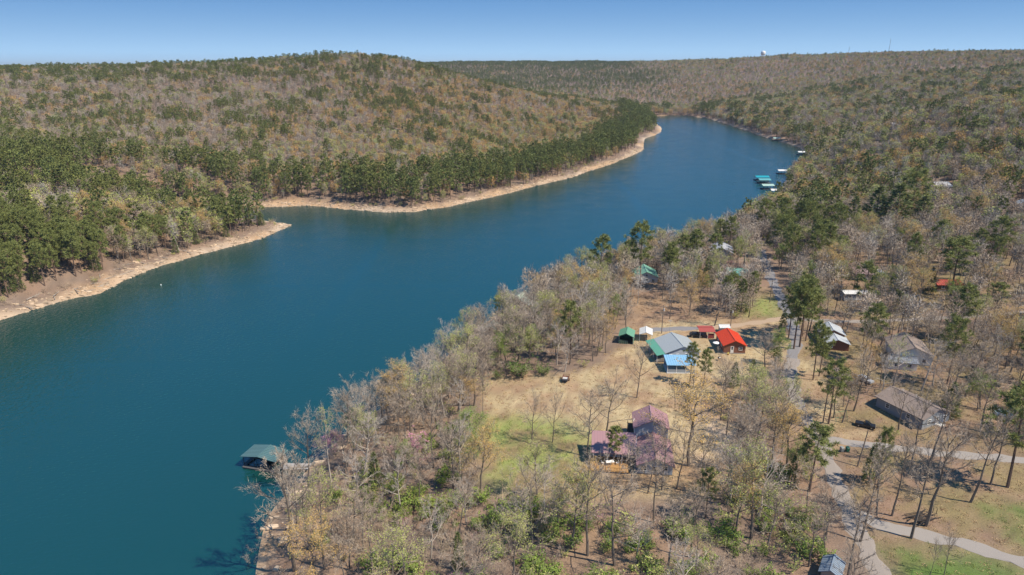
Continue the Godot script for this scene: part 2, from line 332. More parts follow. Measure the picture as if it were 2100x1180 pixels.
func survey() -> void:
	for k in range(0, HILLS.size(), 3):
		hill_x.append(HILLS[k]); hill_z.append(HILLS[k + 1]); hill_w.append(HILLS[k + 2])
	var rough := PackedVector2Array()
	for k in range(0, LAKE_SHORE.size(), 2):
		rough.append(Vector2(LAKE_SHORE[k], LAKE_SHORE[k + 1]))
	for k in rough.size():   # small inlets and points along the shoreline
		var a := rough[k]
		var b := rough[(k + 1) % rough.size()]
		shore.append(a)
		if a.length() < 900.0 and a.distance_to(b) > 12.0:
			var m := a.lerp(b, 0.5)
			var nrm := (b - a).orthogonal().normalized()
			shore.append(m + nrm * noise_b.get_noise_2d(m.x * 9.0, m.y * 9.0) * minf(a.distance_to(b) * 0.12, 4.0))
	hgt.resize(COLS * RINGS)
	dst.resize(COLS * RINGS)
	seen_from.resize(COLS * RINGS)
	var step := 3
	var cc := (COLS - 1) / step + 1
	var cr := (RINGS - 1) / step + 1
	var ch := PackedFloat32Array()
	var cd := PackedFloat32Array()
	for i in cr:
		var r := R0 * pow(R_GROW, i * step)
		for j in cc:
			var w := deg_to_rad(ANG0 + ANG_STEP * j * step)
			ch.append(hill_height(r * sin(w), -r * cos(w)))
			cd.append(shore_distance(r * sin(w), -r * cos(w)))
	for i in RINGS:
		var r := R0 * pow(R_GROW, i)
		var fi := float(i) / step
		var i0 := mini(int(fi), cr - 2)
		for j in COLS:
			var w := deg_to_rad(ANG0 + ANG_STEP * j)
			var x := r * sin(w)
			var z := -r * cos(w)
			var fj := float(j) / step
			var j0 := mini(int(fj), cc - 2)
			var u := fi - i0
			var t := fj - j0
			var q := i0 * cc + j0
			var h := lerpf(lerpf(ch[q], ch[q + 1], t), lerpf(ch[q + cc], ch[q + cc + 1], t), u)
			var d := lerpf(lerpf(cd[q], cd[q + 1], t), lerpf(cd[q + cc], cd[q + cc + 1], t), u)
			if absf(d) < 30.0 + r * 0.06:
				d = shore_distance(x, z)
			hgt[i * COLS + j] = land_height(x, z, d, h)
			dst[i * COLS + j] = d
	for j in COLS:   # how steeply a sight line from the air must fall to see the ground on each ring
		var top := -9.0
		for i in RINGS:
			seen_from[i * COLS + j] = top
			top = maxf(top, (hgt[i * COLS + j] + 9.0 - 90.0) / (R0 * pow(R_GROW, i)))

func grid_at(a: PackedFloat32Array, x: float, z: float) -> float:
	var r := sqrt(x * x + z * z)
	var fj := clampf((rad_to_deg(atan2(x, -z)) - ANG0) / ANG_STEP, 0.0, COLS - 1.001)
	var fi := clampf(log(maxf(r, R0) / R0) / log(R_GROW), 0.0, RINGS - 1.001)
	var i := int(fi)
	var j := int(fj)
	var q := i * COLS + j
	return lerpf(lerpf(a[q], a[q + 1], fj - j), lerpf(a[q + COLS], a[q + COLS + 1], fj - j), fi - i)

func ground_y(x: float, z: float) -> float:
	return grid_at(hgt, x, z)

func on_ground(x: float, z: float, sink := 0.0) -> Vector3:
	return Vector3(x, ground_y(x, z) - sink, z)

var zone_polys := []
var zone_boxes := []

func zone_weight(k: int, p: Vector2, soft: float) -> float:   # 1 inside, falling to 0 over a ragged border
	var b: Rect2 = zone_boxes[k]
	if not b.grow(soft).has_point(p):
		return 0.0
	var poly: PackedVector2Array = zone_polys[k]
	var best := 1e9
	var n := poly.size()
	for i in n:
		best = minf(best, p.distance_squared_to(Geometry2D.get_closest_point_to_segment(p, poly[i], poly[(i + 1) % n])))
	var d := sqrt(best)
	if not Geometry2D.is_point_in_polygon(p, poly):
		d = -d
	return smoothstep(-soft, soft, d)

const SOIL := {
	"tan": Vector3(0.58, 0.455, 0.26), "rust": Vector3(0.44, 0.295, 0.175), "lawn": Vector3(0.33, 0.37, 0.105), "grass": Vector3(0.13, 0.215, 0.04),
	"olive": Vector3(0.31, 0.235, 0.115), "litter": Vector3(0.33, 0.215, 0.145), "sand": Vector3(0.70, 0.52, 0.37),
	"rock": Vector3(0.62, 0.49, 0.365), "clay": Vector3(0.62, 0.41, 0.235), "floor": Vector3(0.27, 0.20, 0.155)}

func across_lake(x: float, z: float) -> bool:   # on the far side of the water, seen from the houses
	if z > -1150.0:
		var line := [Vector2(-60, -150), Vector2(-70, -330), Vector2(-30, -385), Vector2(80, -485), Vector2(172, -620), Vector2(232, -800), Vector2(245, -1150)]
		for k in 6:
			if z <= line[k].y and z > line[k + 1].y:
				return x < lerpf(line[k].x, line[k + 1].x, (line[k].y - z) / (line[k].y - line[k + 1].y))
		return x < -60.0
	return x < 215.0 and z > -1350.0

func soil_color(x: float, z: float, d: float) -> Color:
	var r := sqrt(x * x + z * z)
	var n1 := noise_a.get_noise_2d(x * 3.0, z * 3.0)
	var n2 := noise_b.get_noise_2d(x * 2.0, z * 2.0)
	var c: Vector3 = SOIL["floor"].lerp(SOIL["litter"], clampf(0.5 + n1 * 1.2, 0.0, 1.0))
	var over := across_lake(x, z)
	if r < 430.0 and not over:
		c = c.lerp(SOIL["rust"], clampf(n2 * 1.2 + 0.2, 0.0, 0.6))
		var p := Vector2(x + n1 * 5.0, z + n2 * 5.0)
		for k in ZONES.size():
			var zn: Dictionary = ZONES[k]
			if zn["a"] == "":
				continue
			var w := zone_weight(k, p, 6.0 if zn["a"] in ["lawn", "grass"] else 2.5)
			if w > 0.0:
				var blend := clampf(0.42 + noise_b.get_noise_2d(x * 9.0 + 90.0 * k, z * 9.0) * 1.9 + noise_c.get_noise_2d(x * 3.0, z * 3.0) * 1.2, 0.0, 1.0)
				c = c.lerp(SOIL[zn["a"]].lerp(SOIL[zn["b"]], blend), w)
	var band := (4.2 if over else 1.0) + (n1 * 6.0 + n2 * 4.0) * (1.0 if over else 0.5)
	var k2 := 1.0 - smoothstep(band - 2.0, band + 2.0, d)
	if k2 > 0.0:
		c = c.lerp(SOIL["rock"].lerp(SOIL["clay"], clampf(0.35 + n2 * 2.2, 0.0, 1.0)), k2)
	var tone := 1.0 + noise_c.get_noise_2d(x * 6.0, z * 6.0) * 0.38
	return Color(minf(c.x * tone, 1.0), minf(c.y * tone, 1.0), minf(c.z * tone, 1.0))

func build_ground() -> void:
	var v := PackedVector3Array()
	var col := PackedColorArray()
	var nrm := PackedVector3Array()
	var ix := PackedInt32Array()
	for i in RINGS:
		var r := R0 * pow(R_GROW, i)
		for j in COLS:
			var w := deg_to_rad(ANG0 + ANG_STEP * j)
			var q := i * COLS + j
			var p := Vector3(r * sin(w), hgt[q], -r * cos(w))
			v.append(p)
			col.append(soil_color(p.x, p.z, dst[q]))
			if i > 0 and j > 0:
				ix.append_array(PackedInt32Array([q - COLS - 1, q - 1, q, q - COLS - 1, q, q - COLS]))
	# the rest of the circle, behind and beside the viewer
	var base := v.size()
	var side := int((360.0 + 2.0 * ANG0) / 6.0) + 1
	var rings := 61
	for i in rings:
		var r := R0 * pow(R_GROW, i * 6.05)
		for j in side:
			var w := deg_to_rad(-ANG0 + 6.0 * j)
			var x := r * sin(w)
			var z := -r * cos(w)
			var d := shore_distance(x, z)
			v.append(Vector3(x, land_height(x, z, d, hill_height(x, z)), z))
			col.append(soil_color(x, z, d))
			if i > 0 and j > 0:
				var q := base + i * side + j
				ix.append_array(PackedInt32Array([q - side - 1, q - 1, q, q - side - 1, q, q - side]))
	nrm.resize(v.size())
	for k in range(0, ix.size(), 3):
		var f := (v[ix[k + 2]] - v[ix[k]]).cross(v[ix[k + 1]] - v[ix[k]])
		if f.y < 0.0:
			f = -f
		for m in 3:
			nrm[ix[k + m]] += f
	for k in nrm.size():
		nrm[k] = nrm[k].normalized()
	var a := []
	a.resize(Mesh.ARRAY_MAX)
	a[Mesh.ARRAY_VERTEX] = v
	a[Mesh.ARRAY_NORMAL] = nrm
	a[Mesh.ARRAY_COLOR] = col
	a[Mesh.ARRAY_INDEX] = ix
	var me := ArrayMesh.new()
	me.add_surface_from_arrays(Mesh.PRIMITIVE_TRIANGLES, a)
	var m := StandardMaterial3D.new()
	m.vertex_color_use_as_albedo = true
	m.roughness = 0.95
	m.albedo_texture = grain_texture(0.6)
	m.uv1_triplanar = true
	m.uv1_world_triplanar = true
	m.uv1_scale = Vector3.ONE * 0.09
	me.surface_set_material(0, m)
	var o := MeshInstance3D.new()
	o.name = "ground"
	o.mesh = me
	o.set_meta("kind", "structure")
	o.set_meta("label", "hilly ground of leaf litter, dry grass and pale rocky banks")
	add_child(o)

func build_water() -> void:
	var s := Shape.new()
	s.quad(Vector3(-1500, 0, 500), Vector3(-1500, 0, -1400), Vector3(700, 0, -1400), Vector3(700, 0, 500))
	var m := StandardMaterial3D.new()
	m.albedo_color = lin(0.005, 0.047, 0.045)
	m.metallic_specular = 1.0
	var n := FastNoiseLite.new()
	n.seed = 11
	n.noise_type = FastNoiseLite.TYPE_SIMPLEX
	n.frequency = 0.03
	n.fractal_octaves = 4
	n.fractal_gain = 0.55
	var t := NoiseTexture2D.new()
	t.width = 2048
	t.height = 2048
	t.seamless = true
	t.as_normal_map = true
	t.bump_strength = 3.0
	t.noise = n
	var n2 := FastNoiseLite.new()   # calmer and ruffled stretches of the surface
	n2.seed = 12
	n2.frequency = 0.006
	n2.fractal_octaves = 3
	var t2 := NoiseTexture2D.new()
	t2.width = 1024
	t2.height = 1024
	t2.seamless = true
	t2.noise = n2
	m.roughness_texture = t2
	m.roughness = 0.17
	m.normal_enabled = true
	m.normal_texture = t
	m.normal_scale = 0.5
	m.uv1_triplanar = true
	m.uv1_world_triplanar = true
	m.uv1_scale = Vector3(0.0065, 0.0065, 0.0125)
	var o := part("lake_water", s, m, self)
	o.set_meta("kind", "structure")
	o.set_meta("label", "blue-green lake water winding between the wooded hills")

func build_roads() -> void:
	var look := {
		"asphalt": paint("asphalt", 0.25, 0.24, 0.245, 0.9, 0.35, 0.35),
		"worn": paint("worn_lane", 0.35, 0.305, 0.27, 0.95, 0.45, 0.3),
		"dirt": paint("dirt_lane", 0.46, 0.34, 0.235, 0.95, 0.4, 0.3),
		"gravel": paint("gravel", 0.42, 0.38, 0.345, 0.95, 0.6, 0.4)}
	var names := {"asphalt": "road", "worn": "road", "dirt": "path", "gravel": "road"}
	var told := {"lane_asphalt": "narrow grey asphalt lane running up past the pines", "lane_worn": "worn pale lower stretch of the lane", "drive_house": "short grey drive behind the grey-roofed house", "drive_sand": "sandy track behind the brick cabin", "drive_cross": "pale track running right from the lane behind the tin roof", "gravel_upper": "gravel drive above the lower lawn", "gravel_lower": "pale gravel drive curving across the lower right corner"}
	var lift := 0.07
	for rd in ROADS:
		lift += 0.006
		var c := Curve3D.new()
		var p: Array = rd["p"]
		var n := p.size() / 2
		for k in n:
			var q := Vector3(p[2 * k], 0, p[2 * k + 1])
			var before := Vector3(p[2 * maxi(k - 1, 0)], 0, p[2 * maxi(k - 1, 0) + 1])
			var after := Vector3(p[2 * mini(k + 1, n - 1)], 0, p[2 * mini(k + 1, n - 1) + 1])
			var tan := (after - before) / 6.0
			c.add_point(q, -tan, tan)
		var s := Shape.new()
		var total := c.get_baked_length()
		var rows := int(total / 1.2) + 1
		var prev := []
		for i in rows + 1:
			var f := minf(total * i / rows, total)
			var at := c.sample_baked(f, true)
			var ahead := c.sample_baked(minf(f + 0.8, total), true)
			var back := c.sample_baked(maxf(f - 0.8, 0.0), true)
			var side := (ahead - back).normalized().cross(Vector3.UP)
			var row := []
			for k in 7:
				var u := (k / 6.0 - 0.5) * float(rd["w"])
				if k == 0 or k == 6:
					u *= 1.0 + noise_b.get_noise_2d(f * 26.0, k * 50.0 + lift * 900.0) * 0.8
				var w := at + side * u
				row.append(Vector3(w.x, ground_y(w.x, w.z) + lift - (0.09 if k == 0 or k == 6 else 0.0), w.z))
			if i > 0:
				for k in 6:
					s.quad(prev[k], prev[k + 1], row[k + 1], row[k])
			prev = row
		var o := part(numbered(names[rd["m"]]), s, look[rd["m"]], self)
		o.set_meta("kind", "structure")
		o.set_meta("label", told[rd["name"]])

# ------------------------------------------------------------------ trees
func rv() -> Vector3:
	return Vector3(rng.randf_range(-1, 1), rng.randf_range(-1, 1), rng.randf_range(-1, 1))

func sliver(s: Shape, a: Vector3, b: Vector3, w: float) -> void:
	var d := (b - a)
	var x := d.cross(rv()).normalized() * w * 0.5
	s.tri(a - x, a + x, b)

func leaf(s: Shape, p: Vector3, size: float) -> void:
	var a := rv().normalized()
	var b := a.cross(rv()).normalized()
	s.tri(p - b * size * 0.4, p + b * size * 0.4, p + a * size)

# a leafless hardwood of unit-free size: returns wood and twigs as shapes, and the twig ends
func hardwood(h: float, bare: float, spread: float, fine: bool) -> Dictionary:
	var wood := Shape.new()
	var twig := Shape.new()
	var ends := PackedVector3Array()
	var limbs := 11 if fine else 7
	var p := Vector3(0, 0, 0)
	var lean := rv() * Vector3(0.10, 0, 0.10)
	var trunk_pts := [p]
	var segs := 6 if fine else 3
	for k in segs:
		p += (Vector3.UP + lean + rv() * Vector3(0.10, 0, 0.10)) * h * 0.86 / segs
		trunk_pts.append(p)
	var r0 := h * 0.0155
	for k in segs:
		wood.tube(trunk_pts[k], trunk_pts[k + 1], r0 * (1.0 - 0.85 * k / segs), r0 * (1.0 - 0.85 * (k + 1) / segs), 6 if fine else 3)
	var az := rng.randf() * TAU
	for i in limbs:
		var t := lerpf(bare, 0.99, pow((i + 0.3) / limbs, 0.85))
		var f := t * segs
		var k := mini(int(f), segs - 1)
		var at: Vector3 = trunk_pts[k].lerp(trunk_pts[k + 1], f - k)
		az += 2.4 + rng.randf_range(-0.4, 0.4)
		var rise := lerpf(0.45, 1.3, smoothstep(bare, 1.0, t)) + rng.randf_range(-0.2, 0.2)
		var dir := (Vector3(cos(az), rise, sin(az))).normalized()
		var len := h * spread * lerpf(0.38, 0.22, t) * rng.randf_range(0.8, 1.2)
		var lr := r0 * lerpf(0.5, 0.25, t)
		var nseg := 3 if fine else 2
		var q := at
		var pts := [q]
		for s in nseg:
			dir = (dir + rv() * 0.22 + Vector3(0, 0.10, 0)).normalized()
			q += dir * len / nseg
			pts.append(q)
			wood.tube(pts[s], pts[s + 1], lr * (1.0 - 0.75 * s / nseg), lr * (1.0 - 0.75 * (s + 1) / nseg), 4 if fine else 3)
		var kids := 7 if fine else 3
		for c in kids:
			var u := lerpf(0.25, 1.0, (c + 0.5) / kids) * nseg
			var cs := mini(int(u), nseg - 1)
			var cp: Vector3 = pts[cs].lerp(pts[cs + 1], u - cs)
			var cd := (dir + rv() * 0.95 + Vector3(0, 0.25, 0)).normalized()
			var cl := len * rng.randf_range(0.3, 0.5)
			var ce := cp + cd * cl
			if fine:
				var mid := cp + cd * cl * 0.5 + rv() * cl * 0.06
				wood.tube(cp, mid, lr * 0.32, lr * 0.2, 3)
				wood.tube(mid, ce, lr * 0.2, lr * 0.08, 3)
				for g in 8:
					var gp := cp.lerp(ce, rng.randf_range(0.2, 1.0))
					var ge := gp + (cd + rv() * 0.95 + Vector3(0, 0.25, 0)).normalized() * cl * rng.randf_range(0.35, 0.6)
					sliver(twig, gp, ge, h * 0.0034)
					for g2 in 3:
						var hp := gp.lerp(ge, rng.randf_range(0.25, 0.95))
						var he := hp + ((ge - gp).normalized() + rv() * 0.9).normalized() * cl * rng.randf_range(0.2, 0.34)
						sliver(twig, hp, he, h * 0.0025)
						ends.append(he)
			else:
				sliver(wood, cp, ce, lr * 1.1)
	if not fine:   # twigs fill a lumpy rounded crown
		var mid := Vector3(p.x * 0.8, h * (0.52 + bare * 0.42), p.z * 0.8)
		var rad := Vector3(h * 0.27 * spread, h * (0.52 - bare * 0.36), h * 0.27 * spread)
		for k in 400:
			var o := rv().normalized()
			var lump := 0.86 + 0.2 * sin(o.x * 5.0 + az) * sin(o.z * 5.0 - az) + 0.1 * sin(o.y * 7.0 + az)
			var e := mid + o * rad * lump * pow(rng.randf_range(0.2, 1.0), 0.4)
			if e.y < h * bare * 0.8:
				continue
			var d := (o + rv() * 0.75 + Vector3(0, 0.3, 0)).normalized()
			sliver(twig, e - d * h * rng.randf_range(0.06, 0.12), e, h * 0.0105)
			if k % 3 == 0:
				ends.append(e)
	return {"wood": wood, "twig": twig, "ends": ends}

func leaves_on(ends: PackedVector3Array, each: float, size: float, scatter: float) -> Shape:
	var s := Shape.new()
	for e in ends:
		var n := int(each) + (1 if rng.randf() < each - int(each) else 0)
		for k in n:
			leaf(s, e + rv() * scatter, size * rng.randf_range(0.6, 1.3))
	return s

func pine_shape(h: float, bare: float, spread: float, fine: bool) -> Dictionary:
	var wood := Shape.new()
	var crown := Shape.new()
	var r0 := h * 0.0135
	var segs := 5 if fine else 2
	var pts := [Vector3.ZERO]
	var lean := rv() * Vector3(0.04, 0, 0.04)
	for k in segs:
		pts.append(pts[k] + (Vector3.UP + lean + rv() * Vector3(0.025, 0, 0.025)) * h * 0.97 / segs)
	for k in segs:
		wood.tube(pts[k], pts[k + 1], r0 * (1.0 - 0.85 * k / segs), r0 * (1.0 - 0.85 * (k + 1) / segs), 6 if fine else 3)
	var limbs := 30 if fine else 20
	var az := rng.randf() * TAU
	for i in limbs:
		var t := (i + rng.randf()) / limbs
		var y := lerpf(bare, 0.985, t)
		var f := y * segs
		var k := mini(int(f), segs - 1)
		var at: Vector3 = pts[k].lerp(pts[k + 1], f - k)
		az += 2.4 + rng.randf_range(-0.5, 0.5)
		var reach := h * spread * 0.215 * (0.35 + 0.65 * sin(PI * clampf(0.22 + 0.72 * t, 0, 1))) * rng.randf_range(0.65, 1.2)
		var dir := Vector3(cos(az), lerpf(-0.05, 0.75, t) + rng.randf_range(-0.12, 0.12), sin(az)).normalized()
		var e := at + dir * reach
		if fine:
			wood.tube(at, e, r0 * 0.22, r0 * 0.06, 3)
		var clumps := 3 if fine else 2
		for c in clumps:
			var cp := at.lerp(e, lerpf(0.45, 1.0, (c + 0.6) / clumps)) + rv() * reach * 0.16
			var cr := h * rng.randf_range(0.042, 0.062)
			for g in (36 if fine else 13):
				var d := (rv() + Vector3(0, 0.35, 0)).normalized()
				sliver(crown, cp + d * cr * 0.15, cp + d * cr * rng.randf_range(0.8, 1.3), cr * (0.17 if fine else 0.55))
	for g in (40 if fine else 16):
		var d := (rv() + Vector3(0, 0.8, 0)).normalized()
		var tip: Vector3 = pts[segs]
		sliver(crown, tip - Vector3(0, h * 0.03, 0), tip + d * h * 0.05, h * (0.014 if fine else 0.03))
	return {"wood": wood, "crown": crown}

func cedar_shape(h: float, spread: float, fine: bool) -> Dictionary:
	var wood := Shape.new()
	var crown := Shape.new()
	wood.tube(Vector3.ZERO, Vector3(0, h * 0.95, 0), h * 0.018, h * 0.003, 5)
	var n := 950 if fine else 260
	var lobes := []
	for k in 9:
		lobes.append(Vector3(rng.randf() * TAU, rng.randf_range(0.1, 0.85), rng.randf_range(0.1, 0.4)))
	for k in n:
		var t := pow(rng.randf(), 1.25)
		var az := rng.randf() * TAU
		var rad := h * 0.21 * spread * pow(1.0 - t, 0.75) * (0.8 + 0.2 * sin(az * 3.0 + t * 9.0))
		for l in lobes:
			if absf(wrapf(az - l.x, -PI, PI)) < 0.6 and absf(t - l.y) < 0.12:
				rad *= 1.0 + l.z
		var rr := rad * sqrt(rng.randf_range(0.25, 1.0))
		var p := Vector3(cos(az) * rr, h * (0.05 + 0.93 * t), sin(az) * rr)
		var d := (Vector3(cos(az), rng.randf_range(-0.2, 0.9), sin(az)) + rv() * 0.5).normalized()
		sliver(crown, p, p + d * h * rng.randf_range(0.05, 0.09), h * (0.022 if fine else 0.05))
	return {"wood": wood, "crown": crown}

func brush_shape(h: float, stems: int, leafy: float, size: float) -> Dictionary:
	var twig := Shape.new()
	var ends := PackedVector3Array()
	for k in stems:
		var az := rng.randf() * TAU
		var d := (Vector3(cos(az) * 0.45, 1.0, sin(az) * 0.45) + rv() * 0.2).normalized()
		var base := Vector3(cos(az), 0, sin(az)) * h * 0.08 * rng.randf()
		var e := base + d * h * rng.randf_range(0.6, 1.0)
		twig.tube(base, e, h * 0.008, h * 0.002, 3)
		for b in 7:
			var bp := base.lerp(e, rng.randf_range(0.2, 0.98))
			var be := bp + (d + rv() * 0.9).normalized() * h * rng.randf_range(0.15, 0.32)
			sliver(twig, bp, be, h * 0.010)
			for g in 4:
				var gp := bp.lerp(be, rng.randf_range(0.2, 1.0))
				var ge := gp + (d * 0.5 + rv()).normalized() * h * rng.randf_range(0.08, 0.18)
				sliver(twig, gp, ge, h * 0.007)
				ends.append(ge)
	return {"twig": twig, "crown": leaves_on(ends, leafy, size, h * 0.04) if leafy > 0.0 else null}

var kinds := {}   # kind -> {"near": [[trunk mesh, crown mesh]...], "far": [mesh...], "height": h}

func with_mat(s: Shape, m: Material, into: ArrayMesh = null) -> ArrayMesh:
	var me := s.mesh(into)
	me.surface_set_material(me.get_surface_count() - 1, m)
	return me

func tint(key: String, r: float, g: float, b: float, glow := 0.0) -> StandardMaterial3D:
	var m := paint(key, r, g, b, 0.9)
	m.vertex_color_use_as_albedo = true
	if glow > 0.0:
		m.backlight_enabled = true
		m.backlight = Color(glow, glow, glow * 0.6)
	return m

func make_kinds() -> void:
	var bark := tint("bark", 0.17, 0.14, 0.115)
	var twig := tint("twig", 0.40, 0.325, 0.25)
	var pale := tint("pale_bark", 0.43, 0.375, 0.32)
	var pine_bark := tint("pine_bark", 0.15, 0.10, 0.075)
	var needles := tint("needles", 0.175, 0.20, 0.058, 0.35)
	var cedar := tint("cedar_leaf", 0.11, 0.135, 0.04, 0.25)
	var lime := tint("lime_leaf", 0.37, 0.40, 0.11, 0.35)
	var gold := tint("gold_leaf", 0.52, 0.34, 0.11, 0.35)
	var green := tint("green_leaf", 0.19, 0.27, 0.05, 0.35)
	var pink := tint("redbud_leaf", 0.42, 0.19, 0.27, 0.35)
	var sets := [   # kind, height, bare share, spread, leaves each, leaf material, bark
		["open", 13.0, 0.30, 1.25, 0.0, null, bark], ["tall", 17.0, 0.48, 0.85, 0.0, null, bark], ["pale", 15.0, 0.36, 1.05, 0.0, null, pale],
		["lime", 14.0, 0.34, 1.05, 1.1, lime, bark], ["gold", 13.5, 0.32, 1.15, 1.5, gold, bark], ["green", 9.0, 0.2, 1.1, 1.8, green, bark],
		["lime_thin", 16.0, 0.40, 0.7, 0.45, lime, pale], ["redbud", 6.0, 0.2, 1.3, 1.0, pink, bark]]
	for s in sets:
		var k := {"near": [], "far": [], "height": s[1]}
		for i in (5 if s[0] in ["open", "tall", "pale"] else 3):
			var t := hardwood(s[1], s[2] + rng.randf_range(-0.05, 0.05), s[3], true)
			var crown := with_mat(t["twig"], twig if s[6] == bark else pale)
			if s[5]:
				with_mat(leaves_on(t["ends"], s[4] * 1.6, 0.15, 0.32), s[5], crown)
			k["near"].append([with_mat(t["wood"], s[6]), crown])
		for i in 3:
			var t := hardwood(s[1], s[2] + rng.randf_range(-0.05, 0.05), s[3], false)
			var me := with_mat(t["wood"], s[6])
			with_mat(t["twig"], twig if s[6] == bark else pale, me)
			if s[5]:
				with_mat(leaves_on(t["ends"], s[4] * 2.6, 0.6, 0.5), s[5], me)
			k["far"].append(me)
		kinds[s[0]] = k
	var pk := {"near": [], "far": [], "height": 18.0}
	for i in 5:
		var t := pine_shape(18.0, rng.randf_range(0.36, 0.5), rng.randf_range(0.85, 1.1), true)
		pk["near"].append([with_mat(t["wood"], pine_bark), with_mat(t["crown"], needles)])
	for i in 4:
		var t := pine_shape(18.0, rng.randf_range(0.34, 0.5), rng.randf_range(0.9, 1.15), false)
		var me := with_mat(t["wood"], pine_bark)
		pk["far"].append(with_mat(t["crown"], needles, me))
	kinds["pine"] = pk
	var ck := {"near": [], "far": [], "height": 9.0}
	for i in 3:
		var t := cedar_shape(9.0, 1.1, true)
		ck["near"].append([with_mat(t["wood"], bark), with_mat(t["crown"], cedar)])
	for i in 2:
		var t := cedar_shape(9.0, 1.2, false)
		var me := with_mat(t["wood"], bark)
		ck["far"].append(with_mat(t["crown"], cedar, me))
	kinds["cedar"] = ck
	for s in [["brush", 4.5, 7, 0.0, null], ["green_shrub", 3.0, 9, 2.2, green], ["lime_shrub", 3.5, 7, 1.2, lime], ["evergreen_shrub", 5.0, 12, 4.0, tint("dark_leaf", 0.10, 0.15, 0.03, 0.25)], ["redbud_shrub", 3.5, 6, 1.0, pink]]:
		var k := {"near": [], "far": [], "height": s[1]}
		for i in 4:
			var t := brush_shape(s[1], s[2], s[3], 0.26)
			var me := with_mat(t["twig"], twig)
			if s[4]:
				with_mat(t["crown"], s[4], me)
			k["far"].append(me)
			k["near"].append([with_mat(t["twig"], twig), with_mat(t["crown"], s[4]) if s[4] else null])
		kinds[s[0]] = k

var crowds := {}   # kind -> variant -> {"x": [transforms], "c": [colours]}
const WORDS := {"open": "leafless_tree", "tall": "leafless_tree", "pale": "leafless_tree", "lime": "budding_tree", "gold": "golden_tree", "green": "leafy_tree", "lime_thin": "budding_tree", "redbud": "redbud_tree", "pine": "pine_tree", "cedar": "cedar_tree",
	"green_shrub": "green_shrub", "lime_shrub": "budding_shrub", "evergreen_shrub": "evergreen_shrub", "redbud_shrub": "redbud_shrub", "brush": "bare_bush"}

func crowd(kind: String, at: Vector3, h: float, wide: float, tone: Color) -> void:
	var far: Array = kinds[kind]["far"]
	var v := rng.randi() % far.size()
	if not crowds.has(kind):
		crowds[kind] = []
		for k in far.size():
			crowds[kind].append({"x": [], "c": PackedColorArray()})
	var s: float = h / kinds[kind]["height"]
	var b := Basis(Vector3.UP, rng.randf() * TAU).scaled(Vector3(s * wide, s, s * wide))
	crowds[kind][v]["x"].append(Transform3D(b, at))
	crowds[kind][v]["c"].append(tone)

func plant(kind: String, at: Vector3, h: float, wide: float, label: String, group := "") -> void:
	var near: Array = kinds[kind]["near"]
	var pair: Array = near[rng.randi() % near.size()]
	var shrub: bool = WORDS[kind].ends_with("shrub") or WORDS[kind].ends_with("bush")
	var o := thing(WORDS[kind], label, "shrub" if shrub else "tree", at, rng.randf() * 360.0, group)
	var s: float = h / kinds[kind]["height"]
	o.scale = Vector3(s * wide, s, s * wide)
	var names := ["stem", "foliage"] if shrub else ["trunk", "crown"]
	for k in 2:
		if pair[k]:
			var p := MeshInstance3D.new()
			p.name = names[k]
			p.mesh = pair[k]
			o.add_child(p, true)

var blocked := []   # [x, z, radius, length towards the viewer kept clear]

func is_blocked(x: float, z: float) -> bool:
	for b in blocked:
		var dx: float = x - b[0]
		var dz: float = z - b[1]
		if absf(dx) > b[2] + b[3] or absf(dz) > b[2] + b[3]:
			continue
		var to := -Vector2(b[0], b[1]).normalized()   # from the thing towards the open sight line
		var t := clampf(dx * to.x + dz * to.y, 0.0, b[3])
		if Vector2(dx - to.x * t, dz - to.y * t).length() < b[2]:
			return true
	return false

var road_pts := PackedVector2Array()
var candidates := []

func near_road(x: float, z: float) -> bool:
	for p in road_pts:
		if absf(p.x - x) < 4.0 and absf(p.y - z) < 4.0:
			return true
	return false

func scatter() -> void:
	for rd in ROADS:
		var p: Array = rd["p"]
		for k in range(0, p.size() - 2, 2):
			var a := Vector2(p[k], p[k + 1])
			var b := Vector2(p[k + 2], p[k + 3])
			var n := int(a.distance_to(b) / 3.0) + 1
			for i in n:
				var at := a.lerp(b, float(i) / n)
				road_pts.append(at)
				if "lane" in rd["name"] or "gravel" in rd["name"]:
					blocked.append([at.x, at.y, 2.5, 9.0])
	var bands := [[90.0, 430.0, 4.7], [430.0, 900.0, 4.7], [900.0, 1500.0, 5.7], [1500.0, 2900.0, 8.5]]
	for b in bands:
		var cell: float = b[2]
		var far: float = b[1]
		var nx := int(far * 0.76 / cell)
		var nz := int(far / cell)
		for iz in nz + 1:
			for ixx in range(-nx, nx + 1):
				var x := (ixx + rng.randf_range(-0.45, 0.45)) * cell
				var z := -(iz + rng.randf_range(-0.45, 0.45)) * cell
				var r := sqrt(x * x + z * z)
				if r < b[0] or r >= far or absf(x) > -z * 1.0:
					continue
				var d := grid_at(dst, x, z)
				if d < 3.0:
					continue
				var y := ground_y(x, z)
				if r > 300.0 and (y + 20.0 - 90.0) / r < grid_at(seen_from, x, z) - 0.004:
					continue
				place_one(x, y, z, r, d)
	# the largest of each kind become things of their own, the rest a forest
	candidates.sort_custom(func(a, b): return a[0] < b[0])
	var count := {}
	for c in candidates:
		var word: String = WORDS[c[1]]
		var n: int = count.get(word, 0)
		var most := 215 if word == "leafless_tree" else 190 if word == "pine_tree" else 120
		if n < most and c[0] < 420.0:
			count[word] = n + 1
			var info := tell(c[1], c[2].x, c[2].z, c[3])
			plant(c[1], c[2], c[3], c[4], info[0], info[1])
		else:
			crowd(c[1], c[2], c[3], c[4], c[5])

